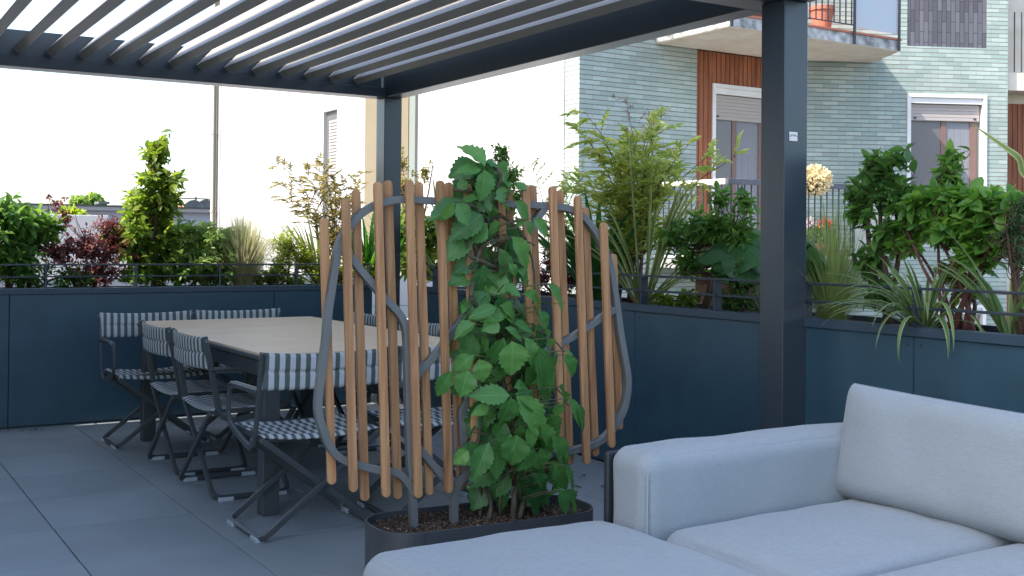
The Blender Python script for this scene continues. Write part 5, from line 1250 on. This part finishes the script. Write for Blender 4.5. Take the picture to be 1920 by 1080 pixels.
# ================================================================== climbing plant on the screen
cl = thing('climbing_plant', 'leafy climbing vine twining up the slatted screen from the low planter', 'climbing plant', tp(930, 962)+PN*.03)
st = MB(); M_VST = mat('vine_bark', (.070, .060, .035), rough=.8, noise_amt=.35, noise_scale=40, bump=.6, bump_scale=60)
def vine(pts, r0, r1, off0=.03, off1=.03, wob=0.0):
    q = [tp(x, y, off0+(off1-off0)*i/(len(pts)-1)+rng.uniform(-.02, .02)) for i, (x, y) in enumerate(pts)]
    q = smooth_path(q, 5); n = len(q); st.tube([v+Vector(rnd_unit(1)[0])*.0012 for v in q], [r0+(r1-r0)*i/(n-1)+rng.uniform(-.0006, .0006) for i in range(n)], 8)
for pts, a, b, o0, o1 in [
 ([(963,978),(964,940),(968,905),(962,870),(968,820),(955,760),(940,700),(945,640),(935,585)], .012, .008, .05, .04),
 ([(974,972),(983,930),(982,895),(1000,862),(1025,842),(1050,835)], .011, .004, .06, .08),
 ([(915,985),(920,940),(905,905),(890,870),(900,810),(905,740),(925,680),(935,630)], .009, .006, .03, .03),
 ([(940,975),(938,940),(943,905),(950,880),(985,862)], .007, .005, .02, .03),
 ([(878,906),(905,910),(930,902),(955,885),(985,868),(1020,850)], .008, .005, .05, .05),
 ([(900,970),(903,930),(896,890),(905,850)], .007, .005, -.02, -.02),
 ([(935,592),(900,578),(884,558),(886,535),(895,500),(893,470),(880,440),(885,415),(905,395),(930,370),(938,335),(935,305)], .009, .006, .05, .03),
 ([(882,500),(895,508),(925,508),(955,505)], .007, .005, .05, .05),
 ([(876,452),(880,478),(900,488),(930,500),(955,506)], .008, .006, .06, .06),
 ([(895,492),(900,470),(915,455),(940,450),(960,448),(985,452),(1003,460)], .006, .0028, .07, .09),
 ([(884,560),(895,575),(930,577),(955,575)], .008, .006, .07, .06),
 ([(880,445),(905,420),(935,405),(950,412),(975,432),(990,460),(1000,500),(1003,540),(998,570)], .0075, .0025, .05, .05),
 ([(940,400),(925,430),(935,460),(930,490),(915,520),(905,560),(915,600)], .007, .006, .02, .02),
 ([(849,355),(865,358),(885,362),(905,375)], .006, .005, .05, .04),
 ([(925,315),(937,322),(938,340),(930,352)], .008, .006, .08, .08),
 ([(968,905),(1010,892),(1045,875),(1065,860)], .004, .003, .04, .06),
 ([(905,740),(880,720),(862,700)], .004, .003, .04, .08), ([(950,640),(1000,620),(1040,640),(1058,660)], .004, .003, .05, .08),
 ([(945,700),(1000,690),(1050,735),(1065,760)], .004, .003, .05, .08), ([(890,800),(870,830),(855,845)], .004, .003, .03, .05)]:
    vine(pts, a, b, o0, o1)
st.build('stem', M_VST, cl, smooth=True)
# leaflets read off the photograph: base, tip, width, depth toward the camera (zoom A: 3x from 800,240; zoom B: 2.572x from 800,560)
A = [(325,215,203,75,95,.10),(305,235,165,240,85,.11),(325,235,320,405,105,.14),(330,195,415,215,60,.09),(360,260,432,330,55,.10),(290,400,180,405,60,.10),(165,425,245,540,90,.13),
 (150,415,82,530,45,.12),(155,430,190,560,55,.08),(380,400,485,440,60,.11),(372,430,360,500,60,.08),(385,515,372,608,75,.07),(452,620,440,752,60,.05),(475,610,592,790,90,.11),
 (500,410,582,525,60,.12),(556,520,598,600,45,.11),(600,508,690,605,50,.13),(440,815,345,935,120,.06),(460,760,512,832,45,.12),(500,800,600,872,45,.12),(678,878,790,1025,55,.15),
 (540,935,668,985,60,.13),(435,880,532,942,60,.13),(595,1008,652,1078,55,.12),(392,1010,252,1052,60,.14),(200,1045,236,968,30,.04),(230,300,175,345,60,.05),(240,290,300,360,80,.03),
 (345,380,250,330,60,.05),(470,330,440,300,40,.06),(560,350,500,300,45,.07),(330,520,300,620,70,.02),(300,440,260,540,60,.01),(420,520,470,600,60,.02),(495,700,440,760,60,.03),
 (350,250,395,300,70,.06),(400,330,440,410,70,.07),(250,650,300,720,50,.0),(430,680,400,760,50,.02),(410,1000,520,1060,70,.15),(520,1010,570,1070,50,.12),(505,560,530,480,45,.10)]
B = [(385,88,220,78,60,.14),(360,60,445,98,70,.14),(345,105,277,152,75,.15),(425,122,518,152,72,.15),(378,140,468,198,50,.16),(232,122,133,172,62,.13),(540,60,592,150,60,.13),(410,205,420,368,122,.18),
 (468,188,535,335,75,.17),(372,188,288,335,80,.15),(228,272,115,362,68,.16),(197,345,168,472,92,.17),(120,350,42,475,42,.15),(250,295,282,400,82,.15),(330,315,372,402,50,.13),(530,230,588,470,95,.16),
 (610,255,632,322,42,.17),(660,270,727,375,58,.18),(670,250,722,312,30,.16),(400,467,218,462,82,.18),(405,475,374,612,98,.19),(430,472,602,672,74,.18),(425,460,566,542,60,.17),(422,428,492,420,55,.14),
 (590,190,602,245,45,.15),(300,520,222,556,45,.14),(312,538,295,602,50,.13),(637,425,690,482,60,.15),(640,500,625,572,55,.14),(685,480,752,612,68,.18),(722,512,772,642,42,.17),(452,607,438,688,50,.17),
 (490,610,520,717,62,.19),(520,610,572,682,55,.18),(538,602,628,762,74,.16),(405,650,335,780,85,.15),(432,658,418,808,120,.16),(300,692,228,868,85,.15),(332,720,346,866,100,.12),(515,720,450,825,92,.15),
 (545,720,562,832,88,.16),(592,560,662,672,82,.13),(600,660,692,802,52,.15),(202,735,133,790,58,.14),(610,790,685,922,62,.16),(660,802,725,932,36,.17),(522,842,592,942,42,.16),(642,920,682,1038,64,.20),
 (665,927,748,1020,38,.19),(582,502,602,545,48,.12),(190,640,226,662,30,.08),(500,120,560,210,60,.10),(570,150,600,230,55,.11),(300,200,250,260,60,.10),(350,330,300,400,70,.08),(480,330,520,420,80,.10),
 (560,330,620,440,80,.09),(380,600,330,680,80,.07),(560,640,520,720,70,.09),(620,560,590,640,70,.08),(480,760,430,830,70,.08),(470,420,530,330,60,.08),(640,720,690,800,55,.12),(330,420,290,330,60,.06),
 (590,780,640,860,60,.10),(640,870,610,950,45,.13),(200,690,260,760,50,.05),(250,560,300,640,55,.05),(440,250,380,300,80,.07),(540,430,590,520,70,.08)]
P_ = []; D_ = []; N_ = []; L_ = []; W_ = []; T_ = []
pet = MB()
stem_axis = [(905, 300), (905, 380), (915, 450), (925, 520), (930, 600), (935, 680), (945, 760), (950, 840), (960, 900)]
def add_leaf(x0, y0, x1, y1, w_, off):
    tipoff = off+rng.uniform(-.035, .02)
    a = tp(x0, y0, off); b = tp(x1, y1, tipoff-.01); d = b-a; l = d.length
    # keep real leaflet length by turning foreshortened ones
    nn = PN*1.0+Vector((0, 0, .75))+Vector(rnd_unit(1)[0])*.38
    P_.append(a); D_.append(d); N_.append(nn); L_.append(l*1.04); W_.append(max(w_*1.18, .50*l)); T_.append(rng.random())
    ys = [s[1] for s in stem_axis]; sx = np.interp(y0+18, ys, [s[0] for s in stem_axis]); r0 = tp(float(sx), y0+22, .03)
    if (r0-a).length < .30: pet.tube(smooth_path([r0, r0.lerp(a, .5)+PN*.02+Vector((0, 0, .012)), a], 3), .0020, 5)
for x0, y0, x1, y1, w_, o_ in A: add_leaf(800+x0/3, 240+y0/3, 800+x1/3, 240+y1/3, w_/3/521, o_)
for x0, y0, x1, y1, w_, o_ in B: add_leaf(800+x0/2.572, 560+y0/2.572, 800+x1/2.572, 560+y1/2.572, w_/2.572/521, o_)
leaves_mesh('leaflet', 'serr', P_, D_, N_, L_, W_, LM['vine'], cl, tint=T_, curlv=rng.uniform(.3, 1.3, len(P_)))
# inner leaves, in a darker green that paints in their shade
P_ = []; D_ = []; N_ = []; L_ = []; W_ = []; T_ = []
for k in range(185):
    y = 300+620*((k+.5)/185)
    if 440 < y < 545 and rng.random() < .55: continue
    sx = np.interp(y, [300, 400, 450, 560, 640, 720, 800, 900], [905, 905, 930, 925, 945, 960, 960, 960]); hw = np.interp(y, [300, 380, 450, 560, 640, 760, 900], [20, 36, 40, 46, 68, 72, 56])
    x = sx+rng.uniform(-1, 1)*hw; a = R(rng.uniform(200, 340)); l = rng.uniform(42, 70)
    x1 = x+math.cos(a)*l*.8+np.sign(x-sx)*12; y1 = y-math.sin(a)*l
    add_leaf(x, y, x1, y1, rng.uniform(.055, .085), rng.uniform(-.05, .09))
leaves_mesh('inner_leaflet', 'serr', P_, D_, N_, L_, W_, LM['vine_shade'], cl, tint=T_, curlv=rng.uniform(.3, 1.4, len(P_)))
pet.build('leaf_stalk', M_BARKG, cl, smooth=True)
for pts in ([(905,640),(898,665),(905,690),(896,705)], [(1000,560),(1030,570),(1060,565)], [(975,520),(990,535),(1015,540),(1035,552)], [(1010,690),(1040,680),(1075,672)], [(900,590),(880,600),(862,612)], [(1060,855),(1085,845)], [(985,575),(1005,600),(1002,640)]):
    q = smooth_path([tp(x, y, .10+rng.uniform(-.02, .02)) for x, y in pts], 4); tn = MB(); tn.tube(q, .0012, 4); tn.build('tendril', LM['yellow'], cl, smooth=True)

# things of one kind share a group
from collections import defaultdict
kinds = defaultdict(list)
for o in SC.objects:
    if o.parent is None and o.get('label') and not o.get('kind'): kinds[o.name.split('.')[0]].append(o)
for k, v in kinds.items():
    if len(v) > 1:
        for o in v:
            if not o.get('group'): o['group'] = 'each '+k.replace('_', ' ')+' in view'
